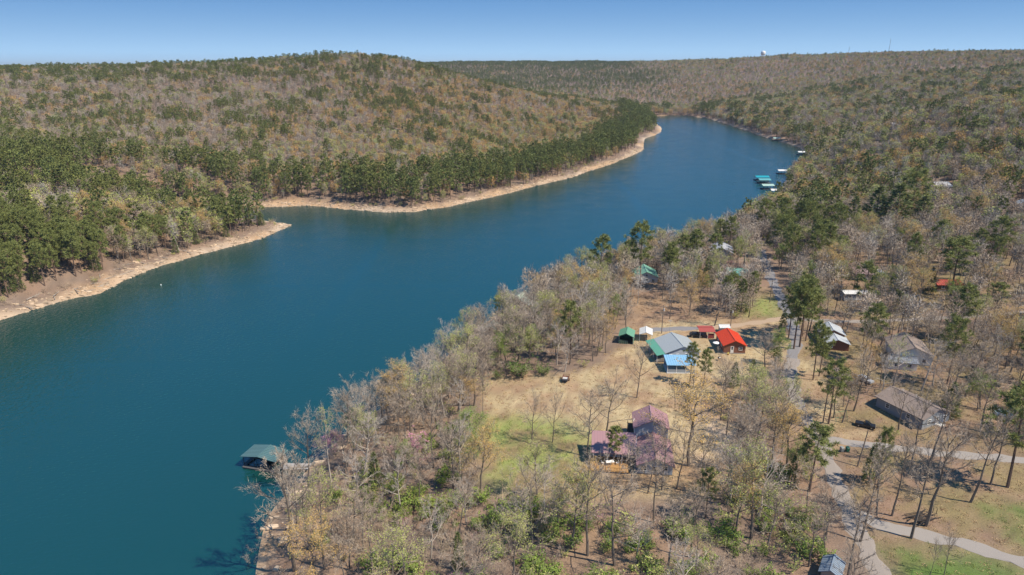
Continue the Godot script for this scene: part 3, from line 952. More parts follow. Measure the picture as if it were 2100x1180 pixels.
func place_one(x: float, y: float, z: float, r: float, d: float) -> void:
	var n1 := noise_a.get_noise_2d(x * 0.7, z * 0.7)
	var n2 := noise_b.get_noise_2d(x * 0.9 + 500.0, z * 0.9)
	var n3 := noise_a.get_noise_2d(x * 1.9 - 300.0, z * 1.9)
	var clump := smoothstep(0.13, 0.26, n3 + n2 * 0.45)
	var left := across_lake(x, z)
	var near_land := r < 430.0 and not left
	var density := 0.95
	var pine := 0.0
	var gold := 0.05
	var lime := 0.13
	var bank := 8.0 + n1 * 6.0
	if near_land:
		pine = 0.025 + clump * 0.16
		bank = 5.0 + n1 * 3.0
		var p := Vector2(x, z)
		for k in range(ZONES.size() - 1, -1, -1):
			if zone_boxes[k].has_point(p) and Geometry2D.is_point_in_polygon(p, zone_polys[k]):
				density = ZONES[k]["density"]
				pine = ZONES[k]["pine"]
				if ZONES[k]["name"] == "bottom_brush":
					lime = 0.32
				break
		if d < 28.0:
			pine *= 0.08
	elif left:
		var spur := smoothstep(-95.0, -150.0, x) * smoothstep(-30.0, 30.0, z + 415.0 + maxf(0.0, -x - 200.0) * 0.6) if r < 750.0 else 0.0
		var shore_belt := (1.0 - smoothstep(38.0, 58.0, d)) * smoothstep(-150.0, -100.0, x) * float(z < -400.0)
		pine = maxf(0.025 + clump * 0.72, maxf(spur * clampf(0.68 + n1 * 1.2 + n3 * 1.2, 0.12, 1.0), shore_belt * clampf(0.85 + n3, 0.3, 0.95)))
		if y > 58.0:
			pine = maxf(pine, smoothstep(58.0, 70.0, y) * clampf(0.42 + n3 * 1.4, 0.0, 0.8))
		gold = 0.05 + clampf(n2 * 0.7, 0.0, 0.18) + smoothstep(-300.0, 0.0, x) * 0.26
		lime = 0.13 + (1.0 - smoothstep(8.0, 32.0, y)) * 0.26
	else:
		pine = 0.012 + clump * (0.3 if r < 750.0 else 0.5)
		if r > 1500.0:
			pine = maxf(clump * 0.3, (1.0 - smoothstep(330.0, 480.0, x)) * smoothstep(1500.0, 2000.0, r) * clampf(0.8 + n3, 0.2, 0.95))
		gold = 0.13 + clampf(n2 * 0.6, 0.0, 0.15)
		lime = 0.34
	if z < -400.0 and not left:
		bank = 3.0
	if d < bank or rng.randf() > density:
		return
	if r < 750.0 and (is_blocked(x, z) or (near_land and near_road(x, z))):
		return
	var u := rng.randf()
	var kind := "open"
	if rng.randf() < pine:
		kind = "pine" if rng.randf() < 0.86 else "cedar"
	elif u < gold:
		kind = "gold"
	elif u < gold + lime:
		kind = "lime" if rng.randf() < 0.8 else "lime_thin"
	elif u > 0.985 and near_land:
		kind = "redbud"
	elif u > 0.95 and near_land:
		kind = "green"
	else:
		kind = ["open", "tall", "pale"][rng.randi() % 3]
	var h: float = kinds[kind]["height"] * rng.randf_range(0.75, 1.12)
	if kind in ["open", "tall", "pale", "gold", "lime"]:
		h = rng.randf_range(10.0, 15.5)
	if r > 430.0 and not (kind == "pine" and d < 60.0):
		h *= 0.7 if left or r > 1400.0 else 0.85
	var t := rng.randf_range(0.72, 1.1)
	var warm := rng.randf_range(-0.07, 0.07)
	candidates.append([r, kind, Vector3(x, y - 0.15, z), h, rng.randf_range(0.9, 1.25) * (1.2 if r > 900.0 else 1.0), Color(t * (1.0 + warm), t, t * (1.0 - warm))])

var landmarks := []   # [name phrase, x, z]
var told := {}
const LOOKS := {"open": "leafless spreading tree", "tall": "tall leafless tree", "pale": "pale-barked leafless tree", "lime": "lime-budded tree", "gold": "golden-budded tree", "green": "leafy green tree", "lime_thin": "slender budding tree", "redbud": "pink-flowering redbud", "pine": "dark green pine", "cedar": "dark pointed cedar"}

func tell(kind: String, x: float, z: float, h: float) -> Array:   # label and group of a woodland tree
	var look: String = LOOKS[kind]
	var best := 1e9
	var mark := ""
	var mx := 0.0
	var mz := 0.0
	for l in landmarks:
		var d := Vector2(x - l[1], z - l[2]).length()
		if d < best:
			best = d
			mark = l[0]
			mx = l[1]
			mz = l[2]
	var size := "short" if h < 11.0 else "medium" if h < 13.5 else "high"
	if x < -60.0:
		var dw := grid_at(dst, x, z)
		var row := "at the bank edge" if dw < 18.0 else "behind the bank edge" if dw < 32.0 else "back on the slope" if dw < 70.0 else "high on the crest"
		var along := "near the left border" if x / -z < -0.62 else "halfway to the tip" if z > -345.0 else "near the tip" if z > -400.0 else "beyond the cove"
		return ["%s %s %s of the far peninsula, %s" % [size, look, row, along], "peninsula trees %s %s" % [row, along]]
	if best > 34.0:
		var where := "in the brushy wood along the bottom edge" if z > -125.0 and x < 60.0 else "in the shoreline wood by the clearing" if x < 40.0 + (-z - 150.0) * 0.45 and z < -120.0 else "on the wooded slope above the houses"
		return ["%s %s %s" % [size, look, where], "trees " + where]
	var cross := (x * mz - z * mx) / sqrt(mx * mx + mz * mz)   # sideways from the landmark
	var deeper := Vector2(x, z).length() - Vector2(mx, mz).length()
	var side := "behind" if deeper > absf(cross) else "before" if -deeper > absf(cross) else "right of" if cross * signf(-mz) > 0.0 else "left of"
	if side == "right of" or side == "left of":
		side = "right of" if x / -z > mx / -mz else "left of"
	var key := "%s %s the %s" % [look, side, mark]
	var n: int = told.get(key, 0)
	told[key] = n + 1
	var order := ["", "second nearest ", "third nearest ", "fourth nearest ", "fifth nearest "]
	if n < 5:
		return ["%s%s%s" % ["nearest " if n == 0 else order[n], "", key], "trees around the " + mark]
	return ["one of the crowded %ss %s the %s" % [look.replace("pine", "pine"), side, mark], "crowded %s %s" % [kind, key]]

func undergrowth() -> void:
	var big := {}
	for iz in range(0, 210):
		for ixx in range(-60, 190):
			var x := (ixx + rng.randf_range(-0.5, 0.5)) * 1.7
			var z := -84.0 - (iz + rng.randf_range(-0.5, 0.5)) * 1.7
			if absf(x) > -z * 0.98:
				continue
			var d := grid_at(dst, x, z)
			if d < 2.5:
				continue
			var p := Vector2(x, z)
			var amount := 0.22
			var zone := ""
			for k in range(ZONES.size() - 1, -1, -1):
				if zone_boxes[k].has_point(p) and Geometry2D.is_point_in_polygon(p, zone_polys[k]):
					amount = ZONES[k]["under"]
					zone = ZONES[k]["name"]
					break
			if zone == "" and Vector2(x, z).length() > 330.0:
				continue
			amount *= clampf(0.75 + noise_a.get_noise_2d(x * 5.0, z * 5.0) * 1.3, 0.0, 1.3)
			if rng.randf() > amount * 0.62 or is_blocked(x, z) or near_road(x, z):
				continue
			var t := rng.randf_range(0.75, 1.15)
			var at := on_ground(x, z, 0.1)
			var n := noise_b.get_noise_2d(x * 6.0, z * 6.0)
			var u := rng.randf()
			var kind := "brush"
			if zone == "bottom_brush":
				if n > -0.12 and u < 0.68:
					kind = "green_shrub" if rng.randf() < 0.6 else "lime_shrub"
				elif u > 0.97:
					kind = "evergreen_shrub"
				elif u > 0.96:
					kind = "redbud_shrub"
			elif u < 0.08:
				kind = "lime_shrub"
			var h := rng.randf_range(1.6, 5.2) if kind == "brush" else rng.randf_range(1.3, 3.6)
			if kind != "brush" and zone == "bottom_brush" and big.get(kind, 0) < 70 and z > -112.0 and h > 2.2:
				big[kind] = big.get(kind, 0) + 1
				var look: String = {"green_shrub": "fresh green leafy shrub", "lime_shrub": "pale lime budding shrub", "evergreen_shrub": "dark evergreen bush", "redbud_shrub": "small pink-flowering redbud"}[kind]
				var spot := "on the lower bank" if x < -20.0 else "in the brush below the golden tree" if x < 2.0 else "in the brush below the green lawn" if x < 16.0 else "in the brush below the deck" if x < 28.0 else "in the brush below the pink-roofed house" if x < 42.0 else "in the brush beside the lane"
				var row := ", front row" if z > -98.0 else ", middle row" if z > -105.0 else ", back row"
				plant(kind, at, h, rng.randf_range(1.0, 1.5), ("low " if h < 2.6 else "tall ") + look + " " + spot + row, look + "s " + spot)
			else:
				crowd(kind, at, h, rng.randf_range(0.9, 1.4), Color(t, t * rng.randf_range(0.93, 1.0), t * rng.randf_range(0.86, 0.98)))

func ground_cover() -> void:   # straw, litter and grass tufts standing on the open ground
	var mats3 := {"straw": tint("straw", 0.50, 0.37, 0.20), "litter": tint("dead_leaf", 0.30, 0.185, 0.115), "blade": tint("grass_blade", 0.17, 0.23, 0.05)}
	var of := {"tan": "straw", "rust": "litter", "lawn": "blade", "grass": "blade", "olive": "straw", "litter": "litter", "sand": "straw", "floor": "litter"}
	var pool := {}
	var lots := {}
	for k in mats3:
		pool[k] = []
		lots[k] = [[], [], []]
		for v in 3:
			var s := Shape.new()
			for g in 16:
				var b := rv() * Vector3(0.5, 0, 0.5)
				var d := (rv() * Vector3(1, 0, 1) + Vector3(0, 0.55 if k != "litter" else 0.15, 0)).normalized()
				sliver(s, b + Vector3(0, 0.02, 0), b + d * rng.randf_range(0.15, 0.34), 0.10)
			pool[k].append(with_mat(s, mats3[k]))
	for iz in 190:
		for ixx in range(-60, 150):
			var x := (ixx + rng.randf_range(-0.5, 0.5)) * 1.05
			var z := -86.0 - (iz + rng.randf_range(-0.5, 0.5)) * 1.05
			if absf(x) > -z * 0.96 or near_path(x, z):
				continue
			var p := Vector2(x + rng.randfn(0.0, 0.8), z + rng.randfn(0.0, 0.8))
			for k in range(ZONES.size() - 1, -1, -1):
				if zone_boxes[k].has_point(p) and Geometry2D.is_point_in_polygon(p, zone_polys[k]):
					if ZONES[k]["a"] != "" and noise_c.get_noise_2d(x * 4.0, z * 4.0) + rng.randf_range(-0.5, 0.35) < 0.0:
						var what: String = of[ZONES[k]["a"] if rng.randf() < 0.55 else ZONES[k]["b"]]
						lots[what][rng.randi() % 3].append([p, rng.randf_range(0.7, 1.2)])
					break
	var says := {"straw": ["dry_grass", "dry straw tufts over the clearing and yards"], "litter": ["leaf_litter", "dead leaves scattered over the yards and grove"], "blade": ["green_grass", "short green grass tufts on the lawns"]}
	for k in lots:
		var o := Node3D.new()
		o.name = says[k][0]
		add_child(o)
		o.set_meta("kind", "stuff")
		o.set_meta("label", says[k][1])
		o.set_meta("category", "ground cover")
		for v in 3:
			if lots[k][v].is_empty():
				continue
			var mm := MultiMesh.new()
			mm.transform_format = MultiMesh.TRANSFORM_3D
			mm.use_colors = true
			mm.mesh = pool[k][v]
			mm.instance_count = lots[k][v].size()
			for i in lots[k][v].size():
				var p: Vector2 = lots[k][v][i][0]
				var t: float = lots[k][v][i][1]
				mm.set_instance_transform(i, Transform3D(Basis(Vector3.UP, rng.randf() * TAU).scaled(Vector3(1.0, t, 1.0)), on_ground(p.x, p.y)))
				mm.set_instance_color(i, Color(t, t * rng.randf_range(0.92, 1.04), t * rng.randf_range(0.85, 1.0)))
			var mi := MultiMeshInstance3D.new()
			mi.name = "tufts"
			mi.multimesh = mm
			mi.set_meta("kind", "stuff")
			o.add_child(mi, true)

func near_path(x: float, z: float) -> bool:
	for p in road_pts:
		if absf(p.x - x) < 1.7 and absf(p.y - z) < 1.7 and Vector2(p.x - x, p.y - z).length() < 1.7:
			return true
	for b in blocked:
		if b[3] >= 12.0 and absf(b[0] - x) < b[2] - 2.0 and absf(b[1] - z) < b[2] - 2.0:
			return true
	return false

func bank_brush() -> void:
	for k in shore.size():
		var a := shore[k]
		var b := shore[(k + 1) % shore.size()]
		if a.length() > 620.0 or a.length() < 200.0 or absf(a.x) > -a.y * 0.95 or a.x > 90.0:
			continue
		for i in int(a.distance_to(b) * 2.4):
			var p := a.lerp(b, rng.randf()) + Vector2(rng.randfn(-4.0, 9.0), rng.randfn(-4.0, 9.0))
			var d := grid_at(dst, p.x, p.y)
			if d < 4.5 or d > 26.0 or (p.x > -90.0 and p.y > -340.0):
				continue
			var t := rng.randf_range(0.7, 1.1)
			crowd("lime_shrub" if rng.randf() < 0.12 else "brush", on_ground(p.x, p.y, 0.1), rng.randf_range(0.9, 3.0), rng.randf_range(1.0, 1.8), Color(t, t * 0.95, t * 0.88))

func build_crowds() -> void:
	var says := {"open": ["spreading_tree_forest", "leafless spreading hardwoods massed over the hillsides"], "tall": ["tall_tree_forest", "tall leafless hardwoods massed over the hillsides"], "pale": ["pale_tree_forest", "pale-barked leafless hardwoods massed over the hillsides"],
		"lime": ["lime_tree_forest", "lime-budding trees scattered through the hillside woods"], "gold": ["golden_tree_forest", "orange-gold budding trees scattered through the hillside woods"], "green": ["green_tree_forest", "fresh green trees dotted in the woods"], "lime_thin": ["slender_tree_forest", "slender budding trees in the hillside woods"],
		"redbud": ["redbud_woods", "pink redbuds dotted in the woods"], "pine": ["pine_forest", "dark green pines in belts and clumps over the hills"], "cedar": ["cedar_woods", "dark cedars dotted over the hills"],
		"brush": ["bare_undergrowth", "tangled bare brush and saplings under the trees"], "green_shrub": ["green_undergrowth", "low fresh green growth in the near woods"], "lime_shrub": ["lime_undergrowth", "low lime-budding growth in the near woods"], "evergreen_shrub": ["evergreen_undergrowth", "low dark evergreen growth in the near woods"], "redbud_shrub": ["redbud_undergrowth", "low pink-flowering growth in the near woods"]}
	for kind in crowds:
		var o := Node3D.new()
		o.name = says[kind][0]
		add_child(o)
		o.set_meta("kind", "stuff")
		o.set_meta("label", says[kind][1])
		o.set_meta("category", "undergrowth" if "growth" in says[kind][0] else "forest")
		for v in crowds[kind].size():
			var c: Dictionary = crowds[kind][v]
			if c["x"].is_empty():
				continue
			var mm := MultiMesh.new()
			mm.transform_format = MultiMesh.TRANSFORM_3D
			mm.use_colors = true
			mm.mesh = kinds[kind]["far"][v]
			mm.instance_count = c["x"].size()
			for k in c["x"].size():
				mm.set_instance_transform(k, c["x"][k])
				mm.set_instance_color(k, c["c"][k])
			var mi := MultiMeshInstance3D.new()
			mi.name = "growth"
			mi.multimesh = mm
			mi.set_meta("kind", "stuff")
			o.add_child(mi, true)

# ------------------------------------------------------------------ buildings (local axes: x along the front, +z towards the front)
func gable_wall(w: float, d: float, h: float, rise: float, along_z: bool, m: Material, parent: Node, y0 := 0.0, c := Vector2.ZERO) -> MeshInstance3D:
	var s := Shape.new()
	var hw := (w if along_z else d) * 0.5
	var hd := (d if along_z else w) * 0.5
	var ring := [Vector2(-hw, y0), Vector2(hw, y0), Vector2(hw, h), Vector2(0, h + rise), Vector2(-hw, h)]
	var put := func(p: Vector2, t: float) -> Vector3:
		return Vector3(c.x + p.x, p.y, c.y + t) if along_z else Vector3(c.x + t, p.y, c.y + p.x)
	for k in 5:
		var a: Vector2 = ring[k]
		var b: Vector2 = ring[(k + 1) % 5]
		s.quad(put.call(a, hd), put.call(b, hd), put.call(b, -hd), put.call(a, -hd))
	for t in [-hd, hd]:
		for k in [1, 2, 3]:
			s.tri(put.call(ring[0], t), put.call(ring[k], t), put.call(ring[k + 1], t))
	return part("wall", s, m, parent)

func slab(s: Shape, a: Vector3, b: Vector3, c: Vector3, d: Vector3, thick: float) -> void:
	var u := Vector3(0, thick, 0)
	s.hexa([a - u, b - u, c - u, d - u, a, b, c, d])

# two roof slopes as slabs, each a part with its standing ribs as a sub-part, and a ridge cap
func gable_roof(w: float, d: float, h: float, rise: float, over: float, along_z: bool, m: Material, parent: Node, c := Vector2.ZERO, ribs := 0.75) -> void:
	var hw := (w if along_z else d) * 0.5
	var hd := (d if along_z else w) * 0.5 + over
	var drop := rise * over / hw
	var put := func(x: float, y: float, t: float) -> Vector3:
		return Vector3(c.x + x, y, c.y + t) if along_z else Vector3(c.x + t, y, c.y + x)
	for sd in [-1.0, 1.0]:
		var s := Shape.new()
		var e: float = (hw + over) * sd
		var y0 := h - drop + 0.1
		var y1 := h + rise + 0.1
		slab(s, put.call(e, y0, hd), put.call(0.0, y1, hd), put.call(0.0, y1, -hd), put.call(e, y0, -hd), 0.1)
		var o := part("roof", s, m, parent)
		if ribs > 0.0:
			var r := Shape.new()
			var n := int(2.0 * hd / ribs)
			for k in n + 1:
				var t := lerpf(-hd + 0.04, hd - 0.04, float(k) / n)
				r.beam(put.call(e, y0 + 0.025, t), put.call(0.03 * sd, y1 + 0.02, t), 0.05, 0.06)
			part("roof_rib", r, m, o)
	var cap := Shape.new()
	cap.beam(put.call(0.0, h + rise + 0.13, hd), put.call(0.0, h + rise + 0.13, -hd), 0.3, 0.07)
	part("ridge_cap", cap, m, parent)

func opening(called: String, at: Vector3, face: Vector3, w: float, h: float, parent: Node, frame_m: Material, pane_m: Material, bars := 1) -> MeshInstance3D:
	var side := Vector3.UP.cross(face)
	var s := Shape.new()
	var t := 0.09
	var f := face * 0.05
	for sx in [-1.0, 1.0]:
		s.beam(at + side * sx * (w * 0.5) - Vector3(0, h * 0.5, 0) + f, at + side * sx * (w * 0.5) + Vector3(0, h * 0.5, 0) + f, t, 0.1)
		s.beam(at - side * (w * 0.5 + t * 0.5) + Vector3(0, sx * h * 0.5, 0) + f * 1.1, at + side * (w * 0.5 + t * 0.5) + Vector3(0, sx * h * 0.5, 0) + f * 1.1, 0.11, t)
	for k in bars:
		var y := h * ((k + 1.0) / (bars + 1.0) - 0.5)
		s.beam(at - side * w * 0.48 + Vector3(0, y, 0) + f, at + side * w * 0.48 + Vector3(0, y, 0) + f, 0.06, 0.05)
	var o := part(called, s, frame_m, parent)
	var p := Shape.new()
	p.quad(at - side * w * 0.5 - Vector3(0, h * 0.5, 0) + face * 0.03, at + side * w * 0.5 - Vector3(0, h * 0.5, 0) + face * 0.03, at + side * w * 0.5 + Vector3(0, h * 0.5, 0) + face * 0.03, at - side * w * 0.5 + Vector3(0, h * 0.5, 0) + face * 0.03)
	part("pane", p, pane_m, o)
	return o

func door(at: Vector3, face: Vector3, w: float, h: float, parent: Node, m: Material, glass: Material) -> void:
	var side := Vector3.UP.cross(face)
	var s := Shape.new()
	s.beam(at + face * 0.04, at + Vector3(0, h, 0) + face * 0.04, w, 0.1) if absf(face.x) > 0.5 else s.box(at + Vector3(-w * 0.5, 0, -0.02), at + Vector3(w * 0.5, h, 0.06))
	var o := part("door", s, m, parent)
	for k in 2:
		var g := Shape.new()
		var y := h * (0.52 + 0.24 * k)
		var q := at + face * 0.075 + Vector3(0, y, 0)
		g.quad(q - side * w * 0.28, q + side * w * 0.28, q + side * w * 0.28 + Vector3(0, h * 0.2, 0), q - side * w * 0.28 + Vector3(0, h * 0.2, 0))
		part("pane", g, glass, o)
	var hd := Shape.new()
	hd.capped(at + face * 0.08 + side * w * 0.38 + Vector3(0, h * 0.46, 0), at + face * 0.14 + side * w * 0.38 + Vector3(0, h * 0.46, 0), 0.03, 0.03, 6)
	part("handle", hd, paint("brass", 0.5, 0.4, 0.2, 0.35, 0.0, 1.0, 1.0), o)

func posts(parent: Node, list: Array, y0: float, y1: float, t: float, m: Material) -> void:
	for p in list:
		box_part("post", Vector3(p[0] - t * 0.5, y0, p[1] - t * 0.5), Vector3(p[0] + t * 0.5, y1, p[1] + t * 0.5), m, parent)

func mark(phrase: String, x: float, z: float, r: float, clear: float) -> void:
	landmarks.append([phrase, x, z])
	blocked.append([x, z, r, clear])

func metal(key: String, r: float, g: float, b: float, rough := 0.42) -> StandardMaterial3D:
	return paint(key, r, g, b, rough, 0.34, 0.3)

func simple_house(called: String, label: String, x: float, z: float, turn: float, w: float, d: float, h: float, rise: float, along_z: bool, wall_m: Material, roof_m: Material, front := true, ribs := 0.75) -> Node3D:
	var o := thing(called, label, "house", on_ground(x, z, 0.0), turn)
	box_part("foundation", Vector3(-w * 0.5 - 0.05, -1.2, -d * 0.5 - 0.05), Vector3(w * 0.5 + 0.05, 0.25, d * 0.5 + 0.05), paint("block", 0.34, 0.32, 0.30, 0.95, 0.3, 0.6), o)
	gable_wall(w, d, h, rise, along_z, wall_m, o, 0.25)
	gable_roof(w, d, h, rise, 0.45, along_z, roof_m, o, Vector2.ZERO, ribs)
	if front:
		var white := paint("white_trim", 0.78, 0.77, 0.74, 0.6)
		var glass := paint("window_glass", 0.03, 0.04, 0.05, 0.08)
		opening("window", Vector3(-w * 0.27, 1.5, d * 0.5), Vector3(0, 0, 1), 1.1, 1.1, o, white, glass)
		opening("window", Vector3(w * 0.30, 1.5, d * 0.5), Vector3(0, 0, 1), 1.1, 1.1, o, white, glass)
		door(Vector3(w * 0.03, 0.25, d * 0.5), Vector3(0, 0, 1), 0.95, 2.05, o, white, glass)
		for k in [-0.25, 0.2]:
			opening("window", Vector3(-w * 0.5, 1.5, d * k), Vector3(-1, 0, 0), 1.0, 1.1, o, white, glass)
			opening("window", Vector3(w * 0.5, 1.5, d * k), Vector3(1, 0, 0), 1.0, 1.1, o, white, glass)
	return o

func boat_dock(label: String, x: float, z: float, turn: float, w: float, d: float, roof_m: Material, along_z := true, detail := true) -> Node3D:
	var o := thing("boat_dock", label, "dock", Vector3(x, 0, z), turn, "boat docks")
	var dark := paint("dock_frame", 0.035, 0.045, 0.055, 0.6)
	var wood := paint("dock_deck", 0.09, 0.09, 0.095, 0.9, 0.35, 0.8)
	gable_roof(w, d, 2.9, 0.6 if along_z else 0.8, 0.35, along_z, roof_m, o, Vector2.ZERO, 0.6 if detail else 0.0)
	var list := []
	for sx in [-0.5, -0.17, 0.17, 0.5]:
		for sz in [-0.5, 0.5]:
			list.append([sx * (w - 0.3), sz * (d - 0.3)])
	posts(o, list, 0.3, 2.95, 0.12, dark)
	for sz in [-1.0, 1.0]:   # walkways round the slip
		box_part("walkway", Vector3(-w * 0.5, 0.22, sz * d * 0.5 - 0.55), Vector3(w * 0.5, 0.36, sz * d * 0.5 + 0.55), wood, o)
	for sx in [-1.0, 1.0]:
		box_part("walkway", Vector3(sx * w * 0.5 - 0.5, 0.225, -d * 0.5 + 0.56), Vector3(sx * w * 0.5 + 0.5, 0.355, d * 0.5 - 0.56), wood, o)
	box_part("float", Vector3(-w * 0.48, -0.25, d * 0.5 - 0.5), Vector3(w * 0.48, 0.21, d * 0.5 + 0.5), dark, o)
	box_part("float", Vector3(-w * 0.48, -0.25, -d * 0.5 - 0.5), Vector3(w * 0.48, 0.21, -d * 0.5 + 0.5), dark, o)
	if detail:
		for k in 2:
			var s := Shape.new()
			for sz in [-1.0, 1.0]:
				s.beam(Vector3(-w * 0.5, 2.78 - k * 1.6, sz * (d - 0.3) * 0.5), Vector3(w * 0.5, 2.78 - k * 1.6, sz * (d - 0.3) * 0.5), 0.08, 0.1)
			part("rail", s, dark, o)
		box_part("storage_locker", Vector3(-w * 0.15, 0.37, -d * 0.5 - 0.2), Vector3(w * 0.40, 2.1, -d * 0.5 + 0.55), paint("locker", 0.05, 0.05, 0.055, 0.7), o)
	return o

func car(label: String, x: float, z: float, turn: float, m: Material, pickup := false) -> void:
	var o := thing("parked_car" if not pickup else "pickup_truck", label, "car" if not pickup else "truck", on_ground(x, z, -0.05), turn)
	var s := Shape.new()
	s.hexa([Vector3(-0.86, 0.32, -2.2), Vector3(0.86, 0.32, -2.2), Vector3(0.86, 0.32, 2.2), Vector3(-0.86, 0.32, 2.2), Vector3(-0.80, 0.92, -2.1), Vector3(0.80, 0.92, -2.1), Vector3(0.80, 0.86, 2.15), Vector3(-0.80, 0.86, 2.15)])
	part("body", s, m, o)
	var z0 := -0.4 if pickup else -1.7
	var c := Shape.new()
	c.hexa([Vector3(-0.78, 0.90, z0), Vector3(0.78, 0.90, z0), Vector3(0.78, 0.89, 1.1), Vector3(-0.78, 0.89, 1.1), Vector3(-0.62, 1.48, z0 + 0.35), Vector3(0.62, 1.48, z0 + 0.35), Vector3(0.62, 1.46, 0.45), Vector3(-0.62, 1.46, 0.45)])
	var cab := part("cabin", c, m, o)
	var gl := paint("car_glass", 0.02, 0.025, 0.03, 0.05)
	var ws := Shape.new()
	ws.quad(Vector3(-0.70, 0.95, 1.075), Vector3(0.70, 0.95, 1.075), Vector3(0.57, 1.43, 0.53), Vector3(-0.57, 1.43, 0.53))
	part("windscreen", ws, gl, cab)
	for sx in [-1.0, 1.0]:
		var sw := Shape.new()
		sw.quad(Vector3(sx * 0.785, 0.97, z0 + 0.2), Vector3(sx * 0.785, 0.97, 0.95), Vector3(sx * 0.655, 1.40, 0.42), Vector3(sx * 0.655, 1.40, z0 + 0.45))
		part("side_window", sw, gl, cab)
		var hl := Shape.new()
		hl.box(Vector3(sx * 0.62 - 0.14, 0.62, 2.14), Vector3(sx * 0.62 + 0.14, 0.76, 2.20))
		part("headlight", hl, paint("lens", 0.7, 0.7, 0.7, 0.1), o)
		for wz in [-1.35, 1.4]:
			var wh := Shape.new()
			wh.capped(Vector3(sx * 0.68, 0.33, wz), Vector3(sx * 0.90, 0.33, wz), 0.33, 0.33, 14)
			var wo := part("wheel", wh, paint("tyre", 0.02, 0.02, 0.02, 0.9), o)
			var rm := Shape.new()
			rm.capped(Vector3(sx * 0.89, 0.33, wz), Vector3(sx * 0.915, 0.33, wz), 0.19, 0.17, 10)
			part("rim", rm, paint("rim_metal", 0.5, 0.5, 0.5, 0.3, 0.0, 1.0, 1.0), wo)

func utility_pole(label: String, x: float, z: float, h: float, lean := 0.0, arm := true) -> void:
	var o := thing("utility_pole", label, "pole", on_ground(x, z, 0.3), 20.0, "utility poles")
	o.rotation_degrees.z = lean
	var wood := paint("pole_wood", 0.26, 0.21, 0.17, 0.9, 0.3, 2.0)
	var s := Shape.new()
	s.capped(Vector3.ZERO, Vector3(0, h, 0), 0.16, 0.10, 8)
	part("shaft", s, wood, o)
	if arm:
		box_part("crossarm", Vector3(-1.1, h - 0.7, 0.101), Vector3(1.1, h - 0.57, 0.22), wood, o)
		var t := Shape.new()
		t.capped(Vector3(0.3, h - 2.1, 0), Vector3(0.3, h - 1.3, 0), 0.2, 0.2, 10)
		part("transformer", t, paint("transformer_grey", 0.55, 0.56, 0.57, 0.5), o)
		for k in [-1.0, 0.0, 1.0]:
			var i := Shape.new()
			i.capped(Vector3(k, h - 0.57, 0.16), Vector3(k, h - 0.4, 0.16), 0.05, 0.03, 6)
			part("insulator", i, paint("porcelain", 0.6, 0.6, 0.6, 0.2), o)

